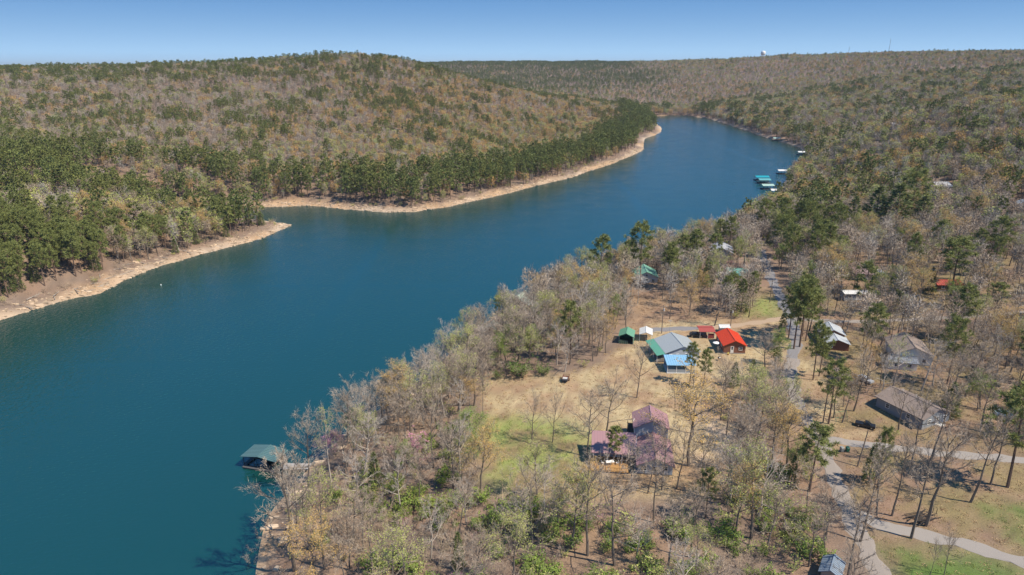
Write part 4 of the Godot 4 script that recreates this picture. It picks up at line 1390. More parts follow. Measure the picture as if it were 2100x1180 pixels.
func build_places() -> void:
	var white := paint("white_trim", 0.78, 0.77, 0.74, 0.6)
	var glass := paint("window_glass", 0.03, 0.04, 0.05, 0.08)
	var pink_roof := metal("pink_roof", 0.42, 0.25, 0.265)
	var blue_siding := paint("blue_siding", 0.40, 0.46, 0.54, 0.7, 0.15, 0.5)
	var block := paint("block", 0.34, 0.32, 0.30, 0.95, 0.3, 0.6)
	var deck_wood := paint("deck_wood", 0.48, 0.27, 0.10, 0.8, 0.35, 1.2)
	var grey_wood := paint("grey_wood", 0.36, 0.31, 0.27, 0.9, 0.35, 1.2)

	# --- the pink-roofed house: two-storey block behind, low front wing, shed-roofed side wing with a porch and deck
	var o := thing("pink_roofed_house", "blue-grey house with faded pink metal roofs in several wings beside the lawn", "house", on_ground(31.2, -134.5), -7.0)
	box_part("foundation", Vector3(-3.85, -1.5, -8.1), Vector3(3.85, 0.3, 9.0), block, o)
	gable_wall(7.4, 6.6, 5.4, 1.9, true, blue_siding, o, 0.3, Vector2(0, -4.6))
	gable_roof(7.4, 6.6, 5.4, 1.9, 0.4, true, pink_roof, o, Vector2(0, -4.6), 0.6)
	for k in 12:   # upright boards of the gable end
		var bx := -3.4 + k * 0.62
		box_part("siding_batten", Vector3(bx - 0.03, 3.0, -1.3), Vector3(bx + 0.03, 5.4 + 1.75 * (1.0 - absf(bx) / 3.7), -1.265), blue_siding, o)
	gable_wall(7.2, 10.4, 2.6, 1.7, true, blue_siding, o, 0.3, Vector2(0.3, 3.9))
	gable_roof(7.2, 10.2, 2.6, 1.7, 0.45, true, pink_roof, o, Vector2(0.3, 4.2), 0.6)
	for wx in [-2.2, 0.4]:
		opening("window", Vector3(wx, 1.55, 9.1), Vector3(0, 0, 1), 1.2, 1.15, o, white, glass)
	door(Vector3(2.5, 0.3, 9.1), Vector3(0, 0, 1), 0.95, 2.05, o, white, glass)
	for wz in [1.0, 4.0, 7.0]:
		opening("window", Vector3(3.9, 1.55, wz), Vector3(1, 0, 0), 1.1, 1.1, o, white, glass)
	opening("window", Vector3(-3.7, 4.2, -4.6), Vector3(-1, 0, 0), 1.1, 1.2, o, white, glass)
	opening("window", Vector3(-3.7, 1.6, -5.6), Vector3(-1, 0, 0), 1.1, 1.2, o, white, glass)
	var ds := Shape.new()
	ds.beam(Vector3(-3.78, 0.2, -1.22), Vector3(-3.78, 5.2, -1.22), 0.1, 0.1)
	part("downspout", ds, white, o)
	var bal := Shape.new()   # balcony along the left side of the tall block
	bal.box(Vector3(-5.0, 2.6, -7.8), Vector3(-3.71, 2.75, -1.4))
	bal.beam(Vector3(-4.95, 3.65, -7.8), Vector3(-4.95, 3.65, -1.4), 0.08, 0.08)
	for k in 9:
		bal.beam(Vector3(-4.95, 2.7, -7.7 + k * 0.78), Vector3(-4.95, 3.65, -7.7 + k * 0.78), 0.05, 0.05)
	for k in 2:
		bal.beam(Vector3(-4.9, 0.0, -7.6 + k * 6.1), Vector3(-4.9, 2.65, -7.6 + k * 6.1), 0.14, 0.14)
	part("balcony", bal, paint("dark_wood", 0.10, 0.06, 0.04, 0.9, 0.3, 1.0), o)
	var side := Shape.new()   # shed roof of the side wing, falling towards the front
	slab(side, Vector3(-13.3, 2.75, 6.2), Vector3(-3.4, 2.75, 6.2), Vector3(-3.4, 4.3, -0.6), Vector3(-13.3, 4.3, -0.6), 0.12)
	var so := part("side_roof", side, pink_roof, o)
	var sr := Shape.new()
	for k in 17:
		var rx := -13.2 + k * 0.61
		sr.beam(Vector3(rx, 2.77, 6.2), Vector3(rx, 4.32, -0.6), 0.05, 0.06)
	part("roof_rib", sr, pink_roof, so)
	var sw := Shape.new()
	sw.hexa([Vector3(-12.9, -1.2, 3.4), Vector3(-3.32, -1.2, 3.4), Vector3(-3.32, -1.2, -0.2), Vector3(-12.9, -1.2, -0.2), Vector3(-12.9, 3.2, 3.4), Vector3(-3.32, 3.2, 3.4), Vector3(-3.32, 4.05, -0.2), Vector3(-12.9, 4.05, -0.2)])
	part("side_wall", sw, blue_siding, o)
	for wx in [-11.4, -8.0]:
		opening("window", Vector3(wx, 1.6, 3.4), Vector3(0, 0, 1), 1.3, 1.2, o, white, glass)
	door(Vector3(-9.7, 0.35, 3.4), Vector3(0, 0, 1), 0.95, 2.0, o, white, glass)
	posts(o, [[-12.8, 6.0], [-9.7, 6.0], [-6.6, 6.0]], -0.8, 2.7, 0.14, white)
	for k in 22:   # deck boards one by one
		var bz := 3.46 + k * 0.27
		box_part("deck_board", Vector3(-13.4, 0.22, bz), Vector3(-5.2, 0.30 + 0.004 * (k % 3), bz + 0.25), deck_wood, o)
	var dr := Shape.new()
	for k in 14:
		dr.beam(Vector3(-13.3 + k * 0.62, 0.3, 9.3), Vector3(-13.3 + k * 0.62, 1.2, 9.3), 0.05, 0.05)
	dr.beam(Vector3(-13.4, 1.22, 9.3), Vector3(-5.2, 1.22, 9.3), 0.09, 0.07)
	part("deck_railing", dr, deck_wood, o)
	box_part("deck_skirt", Vector3(-13.35, -1.2, 9.2), Vector3(-5.25, 0.2, 9.26), block, o)
	mark("pink-roofed house", 31.2, -134.5, 8.5, 16.0)
	blocked.append([22.0, -131.0, 8.0, 12.0])
	var q := Vector3(31.2, 0, -134.5) + Vector3(-3.95, 0, -4.0).rotated(Vector3.UP, deg_to_rad(-7.0))
	var dish := thing("satellite_dish", "small white satellite dish at the left eave of the pink-roofed house", "dish", Vector3(q.x, ground_y(31.2, -134.5) + 5.35, q.z), 60.0)
	var dsh := Shape.new()
	for k in 14:
		var a0 := TAU * k / 14
		var a1 := TAU * (k + 1) / 14
		dsh.tri(Vector3(0, 0.35, 0.0), Vector3(cos(a0) * 0.4, 0.35 + sin(a0) * 0.4, 0.15), Vector3(cos(a1) * 0.4, 0.35 + sin(a1) * 0.4, 0.15))
	part("reflector", dsh, white, dish)
	var arm := Shape.new()
	arm.capped(Vector3(0, -0.05, -0.1), Vector3(0, 0.36, -0.01), 0.03, 0.03, 6)
	part("mount", arm, paint("steel", 0.4, 0.4, 0.4, 0.4), dish)
	q = Vector3(31.2, 0, -134.5) + Vector3(-9.2, 0, 6.6).rotated(Vector3.UP, deg_to_rad(-7.0))
	var deck_y := ground_y(31.2, -134.5) + 0.31
	var tb := thing("deck_table", "white table on the wooden deck of the pink-roofed house", "table", Vector3(q.x, deck_y, q.z), 10.0)
	box_part("table_top", Vector3(-0.9, 0.70, -0.5), Vector3(0.9, 0.76, 0.5), white, tb)
	for sx in [-0.8, 0.8]:
		for sz in [-0.42, 0.42]:
			box_part("leg", Vector3(sx - 0.03, 0, sz - 0.03), Vector3(sx + 0.03, 0.699, sz + 0.03), white, tb)
	for k in 2:
		var ch := thing("deck_chair", "white chair on the deck, %s of the white table" % ("left" if k == 0 else "right"), "chair", Vector3(q.x - 1.6 + 3.2 * k, deck_y, q.z), 90.0 if k == 0 else -90.0, "deck chairs")
		box_part("seat", Vector3(-0.25, 0.42, -0.25), Vector3(0.25, 0.47, 0.25), white, ch)
		box_part("backrest", Vector3(-0.25, 0.471, -0.26), Vector3(0.25, 0.95, -0.21), white, ch)
		for sx in [-0.21, 0.21]:
			for sz in [-0.21, 0.21]:
				box_part("leg", Vector3(sx - 0.02, 0, sz - 0.02), Vector3(sx + 0.02, 0.419, sz + 0.02), white, ch)

	# --- the grey-roofed house with its green porch roof
	var siding := paint("pale_siding", 0.46, 0.50, 0.56, 0.7, 0.12, 0.5)
	var grey_roof := metal("grey_roof", 0.42, 0.46, 0.48)
	var green_roof := metal("green_roof", 0.14, 0.40, 0.29)
	o = thing("grey_roofed_house", "pale house with grey metal roof and green porch roof at the clearing edge", "house", on_ground(49.2, -188.0), 6.0)
	box_part("foundation", Vector3(-5.05, -1.0, -5.2), Vector3(5.05, 0.3, 5.2), block, o)
	gable_wall(10.0, 10.4, 2.9, 1.8, true, siding, o, 0.3)
	gable_roof(10.0, 10.4, 2.9, 1.8, 0.4, true, grey_roof, o, Vector2.ZERO, 0.7)
	for wx in [-3.6, -1.6, 1.2]:
		opening("window", Vector3(wx, 1.75, 5.2), Vector3(0, 0, 1), 0.9, 1.15, o, white, glass)
	door(Vector3(3.4, 0.3, 5.2), Vector3(0, 0, 1), 0.95, 2.05, o, white, glass)
	for wz in [-2.5, 2.2]:
		opening("window", Vector3(-5.0, 1.6, wz), Vector3(-1, 0, 0), 1.2, 1.1, o, white, glass)
	var pr := Shape.new()
	slab(pr, Vector3(-7.9, 2.35, 5.7), Vector3(-5.42, 2.82, 5.7), Vector3(-5.42, 2.82, -5.7), Vector3(-7.9, 2.35, -5.7), 0.1)
	var pro := part("porch_roof", pr, green_roof, o)
	var prr := Shape.new()
	for k in 16:
		prr.beam(Vector3(-7.9, 2.38, -5.6 + k * 0.745), Vector3(-5.42, 2.85, -5.6 + k * 0.745), 0.05, 0.05)
	part("roof_rib", prr, green_roof, pro)
	for k in 9:
		box_part("porch_board", Vector3(-7.7 + k * 0.29, 0.2, -5.2), Vector3(-7.43 + k * 0.29, 0.28, 5.2), grey_wood, o)
	posts(o, [[-7.6, 5.1], [-7.6, 1.7], [-7.6, -1.7], [-7.6, -5.1]], -0.6, 2.3, 0.14, white)
	var rl := Shape.new()
	for y in [0.45, 0.7, 0.95, 1.18]:
		rl.beam(Vector3(-7.6, y, 5.1), Vector3(-5.1, y, 5.1), 0.05, 0.16)
	part("porch_railing", rl, grey_wood, o)
	mark("grey-roofed house", 49.0, -188.0, 7.5, 20.0)
	var mast := thing("antenna_mast", "thin antenna mast standing at the ridge of the grey-roofed house", "antenna", on_ground(48.2, -194.2), 0.0)
	var ms := Shape.new()
	ms.capped(Vector3.ZERO, Vector3(0, 8.6, 0), 0.05, 0.03, 6)
	part("mast_pole", ms, paint("steel", 0.4, 0.4, 0.4, 0.4), mast)
	var me := Shape.new()
	for k in 4:
		me.beam(Vector3(-0.7 + 0.1 * k, 8.1 + 0.12 * k, 0), Vector3(0.7 - 0.1 * k, 8.1 + 0.12 * k, 0), 0.03, 0.03)
	part("aerial", me, paint("steel", 0.4, 0.4, 0.4, 0.4), mast)

	o = thing("blue_roofed_carport", "open carport with light blue metal roof before the grey-roofed house", "carport", on_ground(47.6, -177.6), -2.0)
	var bl := Shape.new()
	slab(bl, Vector3(-4.1, 2.45, 3.0), Vector3(4.1, 2.45, 3.0), Vector3(4.1, 3.05, -3.0), Vector3(-4.1, 3.05, -3.0), 0.1)
	var blo := part("roof", bl, metal("blue_roof", 0.27, 0.52, 0.74), o)
	var blr := Shape.new()
	for k in 13:
		blr.beam(Vector3(-4.0 + k * 0.666, 2.48, 3.0), Vector3(-4.0 + k * 0.666, 3.08, -3.0), 0.06, 0.06)
	part("roof_rib", blr, metal("blue_roof", 0.27, 0.52, 0.74), blo)
	posts(o, [[-3.8, 2.7], [-1.3, 2.7], [1.3, 2.7], [3.8, 2.7]], -0.3, 2.36, 0.13, white)
	posts(o, [[-3.8, -2.7], [3.8, -2.7]], -0.3, 2.9, 0.13, white)
	box_part("side_panel", Vector3(-3.72, 0.05, 2.67), Vector3(3.72, 1.0, 2.73), paint("grey_panel", 0.30, 0.33, 0.36, 0.8), o)
	box_part("back_panel", Vector3(-3.72, 0.0, -2.72), Vector3(3.72, 2.7, -2.66), paint("grey_panel", 0.30, 0.33, 0.36, 0.8), o)
	box_part("floor_slab", Vector3(-4.0, -0.5, -3.0), Vector3(4.0, 0.045, 3.1), paint("concrete", 0.55, 0.54, 0.52, 0.9, 0.2, 0.5), o)
	mark("blue carport roof", 47.6, -177.6, 5.0, 12.0)

	# --- brick cabin with the orange-red roof
	var brick := paint("brick", 0.27, 0.115, 0.07, 0.9, 0.35, 1.4)
	var red_roof := metal("red_roof", 0.72, 0.075, 0.022, 0.5)
	o = thing("brick_cabin", "small brick cabin with bright orange-red metal roof and white door", "cabin", on_ground(66.5, -192.0), -3.0)
	box_part("foundation", Vector3(-3.2, -1.0, -4.9), Vector3(3.2, 0.2, 4.9), block, o)
	gable_wall(6.3, 9.7, 2.6, 1.5, true, brick, o, 0.2)
	gable_roof(6.3, 9.7, 2.6, 1.5, 0.4, true, red_roof, o, Vector2.ZERO, 0.6)
	door(Vector3(-0.75, 0.2, 4.85), Vector3(0, 0, 1), 0.95, 2.05, o, white, glass)
	opening("window", Vector3(1.7, 1.6, 4.85), Vector3(0, 0, 1), 1.0, 1.0, o, white, glass)
	for wz in [-2.4, 1.8]:
		opening("window", Vector3(-3.15, 1.6, wz), Vector3(-1, 0, 0), 1.0, 1.0, o, white, glass)
	mark("brick cabin", 66.5, -192.0, 6.0, 22.0)
	var pot := thing("flower_pot", "potted yellow flowers by the brick cabin's white door", "plant", on_ground(64.2, -186.4, -0.02), 0.0)
	var pt := Shape.new()
	pt.capped(Vector3(0, 0, 0), Vector3(0, 0.45, 0), 0.2, 0.28, 10)
	part("pot", pt, paint("clay_pot", 0.4, 0.17, 0.09, 0.8), pot)
	var fl := Shape.new()
	for k in 60:
		leaf(fl, Vector3(0, 0.6, 0) + rv() * 0.28, 0.16)
	part("blossom", fl, paint("yellow_bloom", 0.75, 0.68, 0.15, 0.8), pot)
	var gr := thing("kettle_grill", "dark kettle grill on the yard below the brick cabin", "grill", on_ground(60.5, -182.9, -0.02), 0.0)
	var gb := Shape.new()
	for k in 5:
		var y0 := 0.55 + 0.12 * k
		gb.capped(Vector3(0, y0, 0), Vector3(0, y0 + 0.12, 0), [0.16, 0.36, 0.45, 0.43, 0.30][k], [0.36, 0.45, 0.43, 0.30, 0.08][k], 14)
	part("bowl", gb, paint("black_enamel", 0.02, 0.02, 0.03, 0.2), gr)
	for k in 3:
		var lg := Shape.new()
		lg.capped(Vector3(cos(k * TAU / 3) * 0.35, 0, sin(k * TAU / 3) * 0.35), Vector3(cos(k * TAU / 3) * 0.12, 0.58, sin(k * TAU / 3) * 0.12), 0.02, 0.02, 5)
		part("leg", lg, paint("steel", 0.4, 0.4, 0.4, 0.4), gr)
	var um := thing("patio_umbrella", "white patio umbrella left of the brick cabin", "umbrella", on_ground(61.9, -191.0, -0.02), 0.0)
	var us := Shape.new()
	for k in 8:
		var a0 := TAU * k / 8
		var a1 := TAU * (k + 1) / 8
		us.tri(Vector3(0, 2.4, 0), Vector3(cos(a0) * 1.1, 1.95, sin(a0) * 1.1), Vector3(cos(a1) * 1.1, 1.95, sin(a1) * 1.1))
	part("canopy", us, white, um)
	var up := Shape.new()
	up.capped(Vector3.ZERO, Vector3(0, 2.38, 0), 0.03, 0.03, 6)
	part("pole", up, paint("steel", 0.4, 0.4, 0.4, 0.4), um)

	# --- carports and canopy
	var canvas := metal("green_canvas", 0.13, 0.33, 0.22, 0.7)
	o = thing("green_carport", "green canvas carport with closed sides beside the white carport", "carport", on_ground(36.0, -198.6), -14.0)
	gable_roof(4.5, 5.6, 2.5, 1.0, 0.15, true, canvas, o, Vector2.ZERO, 0.0)
	for sx in [-1.0, 1.0]:
		box_part("side_sheet", Vector3(sx * 2.22 - 0.03, -0.2, -2.7), Vector3(sx * 2.22 + 0.03, 2.5, 2.7), canvas, o)
	box_part("back_sheet", Vector3(-2.18, -0.2, -2.75), Vector3(2.18, 2.55, -2.69), canvas, o)
	var cs := Shape.new()   # sagging front curtain, pulled half open
	for k in 16:
		var x0 := -2.1 + k * 0.17
		var w0 := 0.06 * sin(k * 1.9)
		var w1 := 0.06 * sin((k + 1) * 1.9)
		cs.quad(Vector3(x0, 0.0, 2.72 + w0), Vector3(x0 + 0.17, 0.0, 2.72 + w1), Vector3(x0 + 0.17, 1.35 - 0.015 * k, 2.66), Vector3(x0, 1.35 - 0.015 * k + 0.015, 2.66))
	part("curtain", cs, paint("curtain_green", 0.10, 0.16, 0.12, 0.9, 0.3, 1.0), o)
	posts(o, [[-2.1, 2.6], [2.1, 2.6], [-2.1, -2.55], [2.1, -2.55]], -0.3, 2.5, 0.07, white)
	mark("green carport", 36.0, -198.6, 4.2, 20.0)
	o = thing("white_carport", "low open carport with white metal roof behind the clearing", "carport", on_ground(42.3, -200.2), -11.0)
	gable_roof(3.9, 5.2, 2.25, 0.75, 0.12, true, metal("white_roof", 0.78, 0.78, 0.76), o, Vector2.ZERO, 0.55)
	posts(o, [[-1.9, 2.5], [1.9, 2.5], [-1.9, 0.0], [1.9, 0.0], [-1.9, -2.5], [1.9, -2.5]], -0.3, 2.3, 0.07, white)
	for sx in [-1.0, 1.0]:
		box_part("base_rail", Vector3(sx * 1.9 - 0.05, 0.02, -2.45), Vector3(sx * 1.9 + 0.05, 0.12, 2.45), white, o)
	mark("white carport", 42.3, -200.2, 3.8, 20.0)
	o = thing("red_canopy", "faded red canopy on white posts behind the grey-roofed house", "canopy", on_ground(61.4, -201.2), -3.0)
	gable_roof(4.6, 5.0, 2.3, 0.35, 0.2, false, paint("red_tarp", 0.42, 0.085, 0.07, 0.8, 0.45, 0.5), o, Vector2.ZERO, 0.0)
	posts(o, [[-2.2, 2.4], [0.2, 2.4], [2.2, 2.4], [-2.2, -2.4], [2.2, -2.4]], -0.2, 2.25, 0.09, white)
	box_part("side_tarp", Vector3(0.25, 0.1, 2.36), Vector3(2.15, 1.7, 2.4), paint("red_tarp", 0.42, 0.085, 0.07, 0.8, 0.45, 0.5), o)
	mark("red canopy", 61.4, -201.2, 4.2, 8.0)
	car("black car parked at the left end of the red canopy", 58.3, -200.4, 80.0, paint("black_paint", 0.02, 0.02, 0.022, 0.25))
	o = simple_house("small_shed", "tiny white-roofed shed between the red canopy and the brick cabin", 68.0, -204.2, 0.0, 2.6, 2.2, 2.1, 0.4, false, paint("shed_wall", 0.5, 0.5, 0.5, 0.8), metal("white_roof", 0.78, 0.78, 0.76), false, 0.5)
	o.set_meta("category", "shed")

	# --- trailer on the clearing
	o = thing("utility_trailer", "small rusty stake-sided trailer parked on the tan clearing", "trailer", on_ground(14.8, -171.5), -14.0)
	var rust := paint("rusty_steel", 0.20, 0.085, 0.05, 0.8, 0.4, 1.2)
	var blackm := paint("black_steel", 0.025, 0.025, 0.03, 0.6)
	box_part("bed", Vector3(-0.85, 0.50, -1.8), Vector3(0.85, 0.60, 1.2), rust, o)
	for sx in [-0.82, 0.82]:
		for k in 4:
			box_part("stake", Vector3(sx - 0.04, 0.60, -1.76 + k * 0.96), Vector3(sx + 0.04, 1.25, -1.68 + k * 0.96), rust, o)
		for k in 2:
			box_part("side_rail", Vector3(sx - 0.025, 0.80 + 0.3 * k, -1.68), Vector3(sx + 0.025, 0.95 + 0.3 * k, 1.15), rust, o)
	for k in 5:
		box_part("stake", Vector3(-0.72 + k * 0.34, 0.6, -1.83), Vector3(-0.62 + k * 0.34, 1.25, -1.77), rust, o)
	box_part("load", Vector3(-0.7, 0.601, -0.2), Vector3(0.7, 0.95, 0.9), paint("pale_load", 0.6, 0.58, 0.55, 0.8, 0.3, 1.0), o)
	box_part("front_box", Vector3(-0.8, 0.45, 1.22), Vector3(0.8, 0.85, 1.75), blackm, o)
	var tg := Shape.new()
	tg.beam(Vector3(-0.5, 0.45, 1.7), Vector3(0, 0.40, 2.6), 0.08, 0.08)
	tg.beam(Vector3(0.5, 0.45, 1.7), Vector3(0, 0.40, 2.6), 0.08, 0.08)
	tg.beam(Vector3(0, 0.0, 2.5), Vector3(0, 0.5, 2.5), 0.06, 0.06)
	part("tongue", tg, blackm, o)
	for sx in [-1.0, 1.0]:
		var wh := Shape.new()
		wh.capped(Vector3(sx * 0.9, 0.33, -0.2), Vector3(sx * 1.1, 0.33, -0.2), 0.33, 0.33, 14)
		part("wheel", wh, paint("tyre", 0.02, 0.02, 0.02, 0.9), o)
	mark("trailer on the clearing", 14.8, -171.5, 3.0, 10.0)

	# --- houses on the right
	var shingle := paint("brown_shingle", 0.31, 0.245, 0.21, 0.9, 0.45, 0.35)
	var tin := metal("tin_roof", 0.60, 0.64, 0.68, 0.4)
	var cream := paint("cream_wall", 0.55, 0.48, 0.38, 0.8, 0.2, 0.4)
	var whitewall := paint("white_wall", 0.72, 0.71, 0.68, 0.7, 0.12, 0.4)
	var greywall := paint("grey_wall", 0.26, 0.29, 0.33, 0.8, 0.2, 0.4)
	var brownwall := paint("brown_wall", 0.22, 0.14, 0.09, 0.9, 0.3, 0.4)
	o = simple_house("tin_roofed_house", "brick house with shiny two-tier tin roof right of the tall pines", 98.6, -196.5, -12.0, 6.6, 6.6, 3.1, 1.4, true, brick, tin)
	gable_wall(6.6, 5.4, 2.3, 1.2, true, brick, o, -0.4, Vector2(0.2, 6.1))
	gable_roof(6.6, 5.4, 2.3, 1.2, 0.4, true, tin, o, Vector2(0.2, 6.15))
	opening("window", Vector3(-1.6, 1.4, 8.8), Vector3(0, 0, 1), 1.0, 1.0, o, white, glass)
	mark("tin-roofed house", 98.6, -194.0, 7.5, 14.0)
	o = simple_house("brown_roofed_house", "house with wide brown shingle roof and white gable right of the tin roof", 115.0, -182.6, -15.0, 9.4, 11.5, 3.2, 2.1, true, whitewall, shingle, true, 0.0)
	gable_wall(7.0, 3.6, 2.3, 0.7, false, whitewall, o, -0.5, Vector2(-3.6, 8.3))
	gable_roof(7.0, 3.6, 2.3, 0.7, 0.4, false, metal("slate_roof", 0.22, 0.24, 0.28), o, Vector2(-3.6, 8.3), 0.6)
	opening("window", Vector3(-5.2, 1.3, 10.1), Vector3(0, 0, 1), 1.1, 0.9, o, white, glass)
	opening("window", Vector3(-2.0, 1.3, 10.1), Vector3(0, 0, 1), 1.1, 0.9, o, white, glass)
	mark("wide brown-roofed house", 113.5, -179.0, 8.0, 5.0)
	o = simple_house("long_brown_house", "long house with low brown shingle roof and blue-grey end wall near the gravel drive", 98.3, -150.0, 23.0, 9.2, 12.6, 2.7, 1.7, true, greywall, shingle, true, 0.0)
	for k in 3:
		var v := Shape.new()
		v.capped(Vector3(1.2 + 0.3 * k, 3.6, -4.0 + 3.4 * k), Vector3(1.2 + 0.3 * k, 4.6, -4.0 + 3.4 * k), 0.1, 0.1, 8)
		part("roof_vent", v, white, o)
	box_part("end_steps", Vector3(0.4, -0.4, 6.36), Vector3(2.2, 0.2, 7.4), white, o)
	mark("long brown-roofed house", 98.3, -150.0, 8.0, 2.0)
	o = simple_house("tan_shed", "small tan shed with faded pink roof below the tin-roofed house", 90.4, -167.8, 8.0, 3.8, 5.0, 2.3, 0.8, true, cream, metal("faded_roof", 0.50, 0.40, 0.34), true)
	o.set_meta("category", "shed")
	mark("tan shed", 90.4, -167.8, 3.5, 8.0)
	car("silver car beside the tan shed", 95.2, -167.2, 30.0, paint("silver_paint", 0.55, 0.57, 0.6, 0.3, 0.0, 1.0, 0.4))
	simple_house("mobile_home", "white flat mobile home with grey end among bare trees", 123.2, -232.7, 0.0, 8.4, 3.8, 2.6, 0.45, false, greywall, metal("white_roof", 0.78, 0.78, 0.76))
	mark("white mobile home", 123.2, -232.7, 5.0, 12.0)
	simple_house("red_roofed_house", "low house with faded red metal roof under the large pine", 157.8, -236.5, 0.0, 8.8, 5.6, 2.3, 0.9, false, brownwall, metal("dull_red_roof", 0.46, 0.09, 0.05))
	mark("low red roof", 157.8, -236.5, 5.5, 12.0)
	o = simple_house("pink_cottage", "cottage with dusty pink roof and white lean-to behind the white mobile home", 136.5, -254.5, -3.0, 8.0, 7.5, 2.5, 1.3, false, cream, metal("dusty_pink_roof", 0.50, 0.34, 0.33))
	var lt := Shape.new()
	slab(lt, Vector3(4.6, 2.2, 3.6), Vector3(8.2, 1.9, 3.6), Vector3(8.2, 2.5, -2.4), Vector3(4.6, 2.9, -2.4), 0.1)
	part("lean_to_roof", lt, metal("white_roof", 0.78, 0.78, 0.76), o)
	posts(o, [[8.0, 3.4], [8.0, -2.2], [4.8, 3.4]], -0.3, 1.9, 0.1, white)
	mark("dusty pink cottage roof", 138.0, -254.5, 6.5, 10.0)
	o = simple_house("green_roofed_house", "white house with pale green metal roof on the shore side grove", 54.2, -266.0, -4.0, 9.0, 10.5, 2.9, 2.2, true, whitewall, metal("mint_roof", 0.24, 0.48, 0.38))
	for wx in [-3.0, 0.0, 3.0]:
		opening("window", Vector3(wx, 3.6, 5.25), Vector3(0, 0, 1), 0.8, 0.8, o, white, glass) if absf(wx) < 1.0 else null
	mark("green-roofed white house", 54.0, -266.0, 7.0, 18.0)
	simple_house("green_roofed_cottage", "cottage with blue-green metal roof left of the asphalt lane", 89.6, -260.5, -15.0, 7.2, 8.0, 2.8, 1.5, false, cream, metal("teal_roof", 0.18, 0.44, 0.36))
	mark("green-roofed cottage by the lane", 89.6, -260.5, 6.0, 14.0)
	o = simple_house("grey_metal_house", "house with grey-white metal roof and wooden deck at the far end of the lane", 95.0, -300.0, -14.0, 9.6, 12.0, 3.0, 2.0, true, greywall, metal("light_grey_roof", 0.56, 0.58, 0.62))
	for k in 10:
		box_part("deck_board", Vector3(-9.4, 0.4, -2.0 + k * 0.6), Vector3(-4.9, 0.5, -1.45 + k * 0.6), deck_wood, o)
	posts(o, [[-9.2, -1.8], [-9.2, 3.8]], -0.8, 1.4, 0.15, deck_wood)
	mark("grey metal-roofed house by the lane", 95.0, -300.0, 8.0, 16.0)
	simple_house("lakeside_house", "lakeside house with pale sage roof half hidden in shore trees", 3.5, -243.0, -26.0, 10.0, 9.0, 3.2, 2.2, true, brownwall, metal("sage_roof", 0.42, 0.50, 0.40))
	mark("sage-roofed lakeside house", 3.5, -243.0, 6.5, 10.0)
	o = simple_house("boat_shed", "little green-roofed shed hidden in the shore trees", -7.0, -217.5, -15.0, 3.6, 4.6, 2.3, 1.0, true, brownwall, metal("sage_green_roof", 0.28, 0.44, 0.36), false)
	o.set_meta("category", "shed")
	mark("little green-roofed shed", -7.0, -217.5, 3.0, 8.0)
	o = simple_house("garden_shed", "small shed with blue-grey metal roof in the brush at the bottom", 54.2, -95.0, -33.0, 2.7, 3.9, 2.3, 0.7, true, paint("grey_wood", 0.36, 0.31, 0.27, 0.9, 0.35, 1.2), metal("steel_blue_roof", 0.24, 0.30, 0.37), false, 0.45)
	o.set_meta("category", "shed")
	mark("blue-grey shed", 54.2, -95.0, 3.0, 8.0)
	simple_house("hillside_house", "house with white metal roof high on the wooded right slope", 241.5, -384.0, 0.0, 8.0, 9.0, 3.0, 1.6, false, greywall, metal("white_roof", 0.78, 0.78, 0.76))
	mark("white roof on the slope", 241.5, -384.0, 6.0, 16.0)
	simple_house("border_house", "house with bluish roof at the right border on the slope", 254.0, -333.0, -30.0, 7.0, 8.0, 3.0, 1.6, true, whitewall, metal("bluish_roof", 0.45, 0.52, 0.60))
	blocked.append([254.0, -333.0, 6.0, 14.0])
	for k in FAR_HOUSES.size():
		var f: Array = FAR_HOUSES[k]
		simple_house("distant_house", f[5], f[0], f[1], f[2], f[3], f[4], 3.4, 1.8, false, brownwall if f[6] == "dark_roof" else whitewall, metal(f[6], f[7].x, f[7].y, f[7].z), true, 0.0).set_meta("group", "distant houses in the woods")
		blocked.append([f[0], f[1], 5.5, 14.0])

	# --- docks
	o = boat_dock("covered boat dock with green-grey metal roof floating off the near bank", -58.2, -140.2, -15.0, 8.6, 4.8, metal("dock_roof", 0.10, 0.19, 0.195))
	mark("boat dock", -50.0, -136.0, 3.0, 0.0)
	var gw := thing("gangway", "pale plank gangway from the boat dock to the rocky bank", "gangway", Vector3(-50.2, 0, -138.2), -8.0)
	for k in 18:
		box_part("plank", Vector3(-3.3 + k * 0.37, 0.42 + k * 0.03, -1.2), Vector3(-2.97 + k * 0.37, 0.50 + k * 0.03, 1.2), paint("pale_plank", 0.42, 0.40, 0.39, 0.85, 0.35, 1.0), gw)
	for sz in [-1.0, 1.0]:
		var gs := Shape.new()
		gs.beam(Vector3(-3.3, 0.36, sz * 1.0), Vector3(3.6, 0.92, sz * 1.0), 0.1, 0.12)
		part("stringer", gs, paint("dock_frame", 0.035, 0.045, 0.055, 0.6), gw)
	var teal := metal("teal_dock_roof", 0.02, 0.36, 0.44)
	var teal_b := metal("dull_teal_roof", 0.14, 0.42, 0.44)
	boat_dock("bright teal-roofed dock, outermost of the far cluster", 201.8, -552.0, 0.0, 10.0, 7.0, teal, false, false)
	boat_dock("blue-green-roofed dock just in front of the bright teal one", 198.8, -538.0, 0.0, 8.6, 6.5, teal_b, false, false)
	boat_dock("pale green-roofed dock in the middle of the far cluster", 192.2, -512.0, 0.0, 8.2, 6.5, metal("pale_green_dock", 0.42, 0.60, 0.52), false, false)
	boat_dock("white-roofed dock nearest in the far cluster", 190.5, -491.0, 0.0, 6.6, 5.0, metal("white_roof", 0.78, 0.78, 0.76), false, false)
	boat_dock("white-roofed dock against the bank behind the teal dock", 231.0, -586.0, 0.0, 7.0, 5.5, metal("white_roof", 0.78, 0.78, 0.76), false, false)
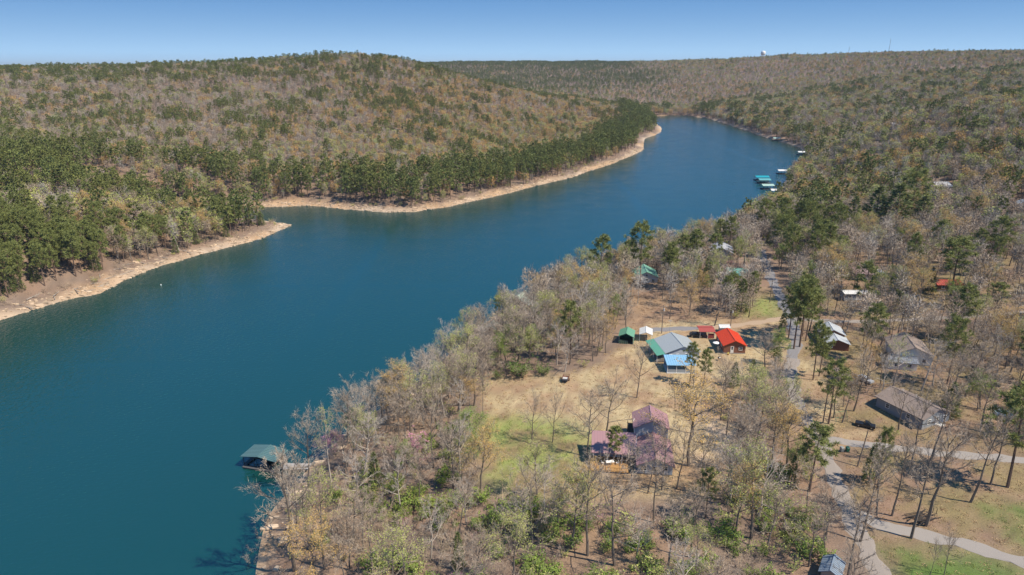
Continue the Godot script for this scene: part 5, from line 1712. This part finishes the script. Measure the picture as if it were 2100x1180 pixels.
	boat_dock("small green-roofed dock far along the right shore", 324.0, -851.0, 0.0, 8.4, 7.0, metal("pale_green_dock", 0.42, 0.60, 0.52), false, false)
	boat_dock("broad white-roofed dock at the bend of the right shore", 300.0, -714.0, 0.0, 9.0, 6.0, metal("white_roof", 0.78, 0.78, 0.76), false, false)
	mark("far cluster of docks", 215.0, -530.0, 2.0, 0.0)
	var bu := thing("buoy", "small white buoy floating near the left shore", "buoy", Vector3(-149.9, 0, -277.2), 0.0)
	var bs := Shape.new()
	for k in 4:
		bs.capped(Vector3(0, -0.2 + 0.25 * k, 0), Vector3(0, 0.05 + 0.25 * k, 0), [0.3, 0.45, 0.45, 0.25][k], [0.45, 0.45, 0.25, 0.05][k], 12)
	part("float", bs, white, bu)
	var bt := Shape.new()
	bt.capped(Vector3(0, 0.75, 0), Vector3(0, 1.1, 0), 0.04, 0.04, 6)
	bu.scale = Vector3.ONE * 0.55
	part("staff", bt, paint("orange_staff", 0.6, 0.2, 0.05, 0.6), bu)

	# --- poles, bins, rails and the rest
	utility_pole("utility pole behind the white carport", 48.1, -203.9, 10.0)
	utility_pole("utility pole on the lawn beside the asphalt lane", 92.7, -231.5, 9.0)
	utility_pole("utility pole with transformer beside the leaning pine", 75.0, -146.2, 10.0)
	utility_pole("utility pole right of the golden tree", 50.4, -141.7, 9.0)
	utility_pole("leaning bare pole at the gravel drive above the cedar", 74.5, -127.8, 9.0, -8.0, false)
	utility_pole("utility pole behind the brick cabin", 71.9, -209.3, 7.0)
	for k in 2:
		var bn := thing("trash_bin", "green wheeled trash bin at the lane bend" if k == 0 else "grey wheeled trash bin at the lane bend", "trash bin", on_ground(74.9 - 1.3 * k, -133.4, -0.08), 10.0, "trash bins")
		var bm := paint("bin_green", 0.02, 0.14, 0.09, 0.5) if k == 0 else paint("bin_grey", 0.22, 0.24, 0.24, 0.5)
		var bb := Shape.new()
		bb.hexa([Vector3(-0.28, 0.1, -0.32), Vector3(0.28, 0.1, -0.32), Vector3(0.28, 0.1, 0.32), Vector3(-0.28, 0.1, 0.32), Vector3(-0.34, 1.05, -0.4), Vector3(0.34, 1.05, -0.4), Vector3(0.34, 1.05, 0.4), Vector3(-0.34, 1.05, 0.4)])
		part("body", bb, bm, bn)
		var bl2 := Shape.new()
		bl2.hexa([Vector3(-0.36, 1.053, -0.42), Vector3(0.36, 1.053, -0.42), Vector3(0.36, 1.053, 0.44), Vector3(-0.36, 1.053, 0.44), Vector3(-0.3, 1.15, -0.36), Vector3(0.3, 1.15, -0.36), Vector3(0.3, 1.12, 0.36), Vector3(-0.3, 1.12, 0.36)])
		part("lid", bl2, bm, bn)
		for sx in [-1.0, 1.0]:
			var wb := Shape.new()
			wb.capped(Vector3(sx * 0.24, 0.12, -0.34), Vector3(sx * 0.31, 0.12, -0.34), 0.12, 0.12, 10)
			part("wheel", wb, paint("tyre", 0.02, 0.02, 0.02, 0.9), bn)
	o = thing("rail_pile", "spread pile of dark weathered fence rails on the lower lawn", "rail pile", on_ground(78.4, -110.4), 26.0)
	var old := paint("old_rail", 0.055, 0.045, 0.04, 0.95, 0.4, 1.5)
	for k in 26:
		var rs := Shape.new()
		var along := rng.randf_range(-1.6, 1.2)
		var across := rng.randf_range(-1.7, 1.7)
		var half := rng.randf_range(1.2, 2.6)
		var tw := rng.randf_range(-0.28, 0.28)
		var y := 0.12 + 0.15 * (k % 4)
		rs.capped(Vector3(along - half, y, across - tw * half), Vector3(along + half, y + rng.randf_range(-0.06, 0.12), across + tw * half), 0.075, 0.06, 5)
		part("rail", rs, old, o)
	for k in 3:
		var rs := Shape.new()
		rs.capped(Vector3(3.2 + 0.3 * k, -0.1, -0.6 + 0.5 * k), Vector3(2.9 + 0.5 * k, 1.2, -0.4 + 0.4 * k), 0.06, 0.05, 5)
		part("rail", rs, old, o)
	o = thing("swing_set", "green A-frame swing set in the shade by the leaning pine", "swing set", on_ground(79.6, -147.6), 15.0)
	var sg := paint("swing_green", 0.04, 0.20, 0.10, 0.5)
	var fr := Shape.new()
	for sx in [-1.6, 1.6]:
		fr.capped(Vector3(sx, 0, -0.8), Vector3(sx, 2.1, 0), 0.04, 0.04, 6)
		fr.capped(Vector3(sx, 0, 0.8), Vector3(sx, 2.1, 0), 0.04, 0.04, 6)
	fr.capped(Vector3(-1.7, 2.1, 0), Vector3(1.7, 2.1, 0), 0.04, 0.04, 6)
	part("frame", fr, sg, o)
	for sx in [-0.6, 0.6]:
		var st := Shape.new()
		st.box(Vector3(sx - 0.22, 0.45, -0.09), Vector3(sx + 0.22, 0.49, 0.09))
		for e in [-0.2, 0.2]:
			st.tube(Vector3(sx + e, 0.49, 0), Vector3(sx + e, 2.1, 0), 0.012, 0.012, 4)
		part("swing", st, sg, o)
	car("black pickup parked off the gravel drive below the long brown house", 84.0, -144.0, 60.0, paint("black_paint", 0.02, 0.02, 0.022, 0.25), true)
	car("pale blue car under the big dark pine at the right border", 119.5, -147.5, 70.0, paint("blue_paint", 0.30, 0.40, 0.48, 0.3))
	blocked.append([84.0, -144.0, 4.0, 8.0])

	# --- far landmarks on the ridge
	var wt := Vector3(WATER_TOWER.x, ground_y(WATER_TOWER.x, WATER_TOWER.y) - 1.0, WATER_TOWER.y)
	o = thing("water_tower", "white water tower standing above the trees on the far right ridge", "water tower", wt, 0.0)
	var tk := Shape.new()
	var prof := [Vector2(0.5, 14.0), Vector2(4.5, 15.0), Vector2(6.4, 18.5), Vector2(6.4, 22.5), Vector2(5.0, 25.4), Vector2(0.1, 26.8)]
	for k in prof.size() - 1:
		tk.tube(Vector3(0, prof[k].y, 0), Vector3(0, prof[k + 1].y, 0), prof[k].x, prof[k + 1].x, 20)
	part("tank", tk, white, o)
	for k in 6:
		var l := Shape.new()
		l.capped(Vector3(cos(k * TAU / 6) * 5.6, 0, sin(k * TAU / 6) * 5.6), Vector3(cos(k * TAU / 6) * 5.0, 17.0, sin(k * TAU / 6) * 5.0), 0.3, 0.3, 6)
		part("leg", l, white, o)
	for k in MASTS.size():
		var mp: Vector3 = MASTS[k]
		o = thing("radio_mast", "tall thin radio mast on the far right ridge" if k == 0 else "short thin radio mast left of the tall one on the ridge", "mast", Vector3(mp.x, ground_y(mp.x, mp.y) - 1.0, mp.y), 0.0, "ridge masts")
		var rm := Shape.new()
		for e in 3:
			rm.capped(Vector3(cos(e * TAU / 3) * 0.7, 0, sin(e * TAU / 3) * 0.7), Vector3(cos(e * TAU / 3) * 0.35, mp.z, sin(e * TAU / 3) * 0.35), 0.14, 0.12, 4)
		for e in int(mp.z / 2.5):
			var w := 0.7 - 0.35 * e * 2.5 / mp.z
			rm.beam(Vector3(w, e * 2.5, 0), Vector3(-w * 0.5, e * 2.5 + 1.2, w * 0.86), 0.1, 0.1)
			rm.beam(Vector3(-w * 0.5, e * 2.5 + 1.2, w * 0.86), Vector3(-w * 0.5, e * 2.5 + 2.5, -w * 0.86), 0.1, 0.1)
		part("lattice", rm, paint("mast_grey", 0.25, 0.25, 0.27, 0.6), o)
	blocked.append([64.5, -98.5, 6.0, 0.0])
	blocked.append([68.0, -100.0, 6.0, 0.0])
	blocked.append([70.0, -96.0, 7.0, 0.0])
	shoreline()

func shoreline() -> void:
	var stone := paint("shore_stone", 0.55, 0.43, 0.31, 0.95, 0.3, 0.5)
	stone.vertex_color_use_as_albedo = true
	var pool := []
	for k in 5:
		var s := Shape.new()
		var c := []
		for y in [-0.3, 0.35]:
			for q in [[-0.5, -0.4], [0.5, -0.45], [0.55, 0.4], [-0.45, 0.45]]:
				c.append(Vector3(q[0], y, q[1]) + rv() * 0.16)
		s.hexa(c)
		pool.append(with_mat(s, stone))
	var lots := [[], [], [], [], []]
	var logs := 0
	var logwood := paint("driftwood", 0.40, 0.35, 0.30, 0.9, 0.35, 1.0)
	var placed_logs := []
	for k in shore.size():
		var a := shore[k]
		var b := shore[(k + 1) % shore.size()]
		if a.length() > 760.0 or absf(a.x) > -a.y * 0.9 or a.y > -80.0:
			continue
		var n := int(a.distance_to(b) * (8.0 if across_lake(a.x, a.y) else 1.6))
		for i in n:
			var p := a.lerp(b, rng.randf()) + Vector2(rng.randfn(0.0, 4.0), rng.randfn(0.0, 4.0))
			var d := grid_at(dst, p.x, p.y)
			if d < -0.3 or d > 11.0:
				continue
			var size := absf(rng.randfn(0.0, 0.55)) + 0.25
			var bas := Basis(Vector3.UP, rng.randf() * TAU).scaled(Vector3(size * rng.randf_range(0.8, 2.2), size * rng.randf_range(0.35, 0.8), size))
			lots[rng.randi() % 5].append([Transform3D(bas, on_ground(p.x, p.y, 0.03)), rng.randf_range(0.65, 1.3)])
		if a.x < -60.0 and a.length() < 480.0 and logs < 26:
			for i in 2:
				var p := a.lerp(b, rng.randf())
				var inland := Vector2(-8.0, -1.0) if p.y > -345.0 else Vector2(-1.0, -9.0)
				p += inland * rng.randf_range(0.3, 1.1)
				if grid_at(dst, p.x, p.y) > 1.0:
					logs += 1
					placed_logs.append(p)
	var o := Node3D.new()
	o.name = "shore_rubble"
	add_child(o)
	o.set_meta("kind", "stuff")
	o.set_meta("label", "pale broken stones strewn along the lake banks")
	o.set_meta("category", "rubble")
	for v in 5:
		var mm := MultiMesh.new()
		mm.transform_format = MultiMesh.TRANSFORM_3D
		mm.use_colors = true
		mm.mesh = pool[v]
		mm.instance_count = lots[v].size()
		for k in lots[v].size():
			mm.set_instance_transform(k, lots[v][k][0])
			var t: float = lots[v][k][1]
			mm.set_instance_color(k, Color(t, t * 0.97, t * 0.93))
		var mi := MultiMeshInstance3D.new()
		mi.name = "stones"
		mi.multimesh = mm
		mi.set_meta("kind", "stuff")
		o.add_child(mi, true)
	var near_first := func(p, q): return p.length() < q.length()
	placed_logs.sort_custom(near_first)
	for k in placed_logs.size():
		var p: Vector2 = placed_logs[k]
		var lg := thing("driftwood_log", "weathered driftwood log lying on the pale stony left bank", "log", on_ground(p.x, p.y, 0.05), rng.randf() * 180.0, "driftwood logs on the left bank")
		var s := Shape.new()
		var len := rng.randf_range(3.0, 8.0)
		var q := Vector3(-len * 0.5, 0.2, 0)
		for e in 4:
			var nq := q + Vector3(len * 0.25, 0, rng.randf_range(-0.25, 0.25))
			nq.y = 0.2 + 0.08 * e
			s.capped(q, nq, 0.22 - 0.04 * e, 0.18 - 0.04 * e, 6)
			q = nq
		part("trunk", s, logwood, lg)
		for e in 3:
			var bsh := Shape.new()
			var bp := Vector3(rng.randf_range(-0.1, 0.45) * len, 0.25, 0)
			bsh.capped(bp, bp + Vector3(rng.randf_range(0.2, 1.4), rng.randf_range(0.3, 1.2), rng.randf_range(-0.9, 0.9)), 0.07, 0.02, 4)
			part("branch", bsh, logwood, lg)
	var nn := 0
	for p in DROWNED:
		nn += 1
		plant("brush", Vector3(p.x, -0.4, p.y), rng.randf_range(1.8, 3.2), 1.2, "%s of the bare drowned bushes standing in the shallows below the boat dock" % ["lowest", "second lowest", "middle", "second highest", "highest"][nn - 1], "drowned bushes in the shallows")
	plant("evergreen_shrub", on_ground(1.7, -177.2, 0.1), 5.2, 1.7, "large dark green shrub at the left edge of the clearing")
	plant("evergreen_shrub", on_ground(8.6, -176.4, 0.1), 3.4, 1.6, "lower green shrub right of the large one at the clearing edge")
	plant("evergreen_shrub", on_ground(-4.0, -175.5, 0.1), 2.6, 1.3, "small green shrub left of the large one at the clearing edge")
	plant("redbud_shrub", on_ground(-22.0, -140.0, 0.1), 5.0, 1.5, "pink redbud in the wood left of the lawn")
	for p in [[1.7, -177.2], [8.6, -176.4]]:
		blocked.append([p[0], p[1], 4.5, 14.0])


# ------------------------------------------------------------------ scene
func _ready() -> void:
	rng.seed = 20240
	noise_a.seed = 3; noise_a.frequency = 0.012; noise_a.fractal_octaves = 4
	noise_b.seed = 8; noise_b.frequency = 0.006; noise_b.fractal_octaves = 4
	noise_c.seed = 21; noise_c.frequency = 0.05; noise_c.fractal_octaves = 4
	var cam := Camera3D.new()
	cam.name = "camera"
	add_child(cam)
	cam.position = Vector3(0, 90, 0)
	cam.rotation_degrees.x = -18.189
	cam.fov = 45.69
	cam.near = 0.5
	cam.far = 9000.0
	cam.current = true
	var sky_mat := ProceduralSkyMaterial.new()
	sky_mat.sky_top_color = lin(0.041, 0.17, 0.425)
	sky_mat.sky_horizon_color = lin(0.38, 0.58, 0.78)
	sky_mat.sky_curve = 0.036
	sky_mat.ground_horizon_color = lin(0.30, 0.32, 0.33)
	sky_mat.ground_bottom_color = lin(0.14, 0.12, 0.10)
	sky_mat.sun_angle_max = 2.0
	var sky := Sky.new()
	sky.sky_material = sky_mat
	var env := Environment.new()
	env.background_mode = Environment.BG_SKY
	env.sky = sky
	env.tonemap_mode = Environment.TONE_MAPPER_LINEAR
	env.tonemap_exposure = 1.33
	env.fog_enabled = true
	env.fog_density = 0.00005
	env.fog_light_color = Color(0.66, 0.76, 0.88)
	env.sdfgi_enabled = true
	env.ssao_enabled = true
	env.ssil_enabled = true
	var we := WorldEnvironment.new()
	we.environment = env
	add_child(we)
	var sun := DirectionalLight3D.new()
	sun.name = "sun"
	sun.light_color = Color(1.0, 0.95, 0.87)
	sun.light_energy = 1.6
	sun.light_angular_distance = 0.5
	sun.shadow_enabled = true
	add_child(sun)
	sun.look_at_from_position(Vector3.ZERO, Vector3(-0.916 * 0.60, -0.80, -0.40 * 0.60))

	for zn in ZONES:
		var poly := PackedVector2Array()
		var box := Rect2(zn["p"][0], zn["p"][1], 0, 0)
		for k in range(0, zn["p"].size(), 2):
			poly.append(Vector2(zn["p"][k], zn["p"][k + 1]))
			box = box.expand(poly[-1])
		zone_polys.append(poly)
		zone_boxes.append(box)
	survey()
	build_ground()
	build_water()
	build_roads()
	make_kinds()
	build_places()
	for t in TREES:
		plant(t[3], on_ground(t[0], t[1], 0.15), t[2], t[4], t[5])
		blocked.append([t[0], t[1], 3.0, 0.0])
	scatter()
	undergrowth()
	bank_brush()
	build_crowds()
	ground_cover()
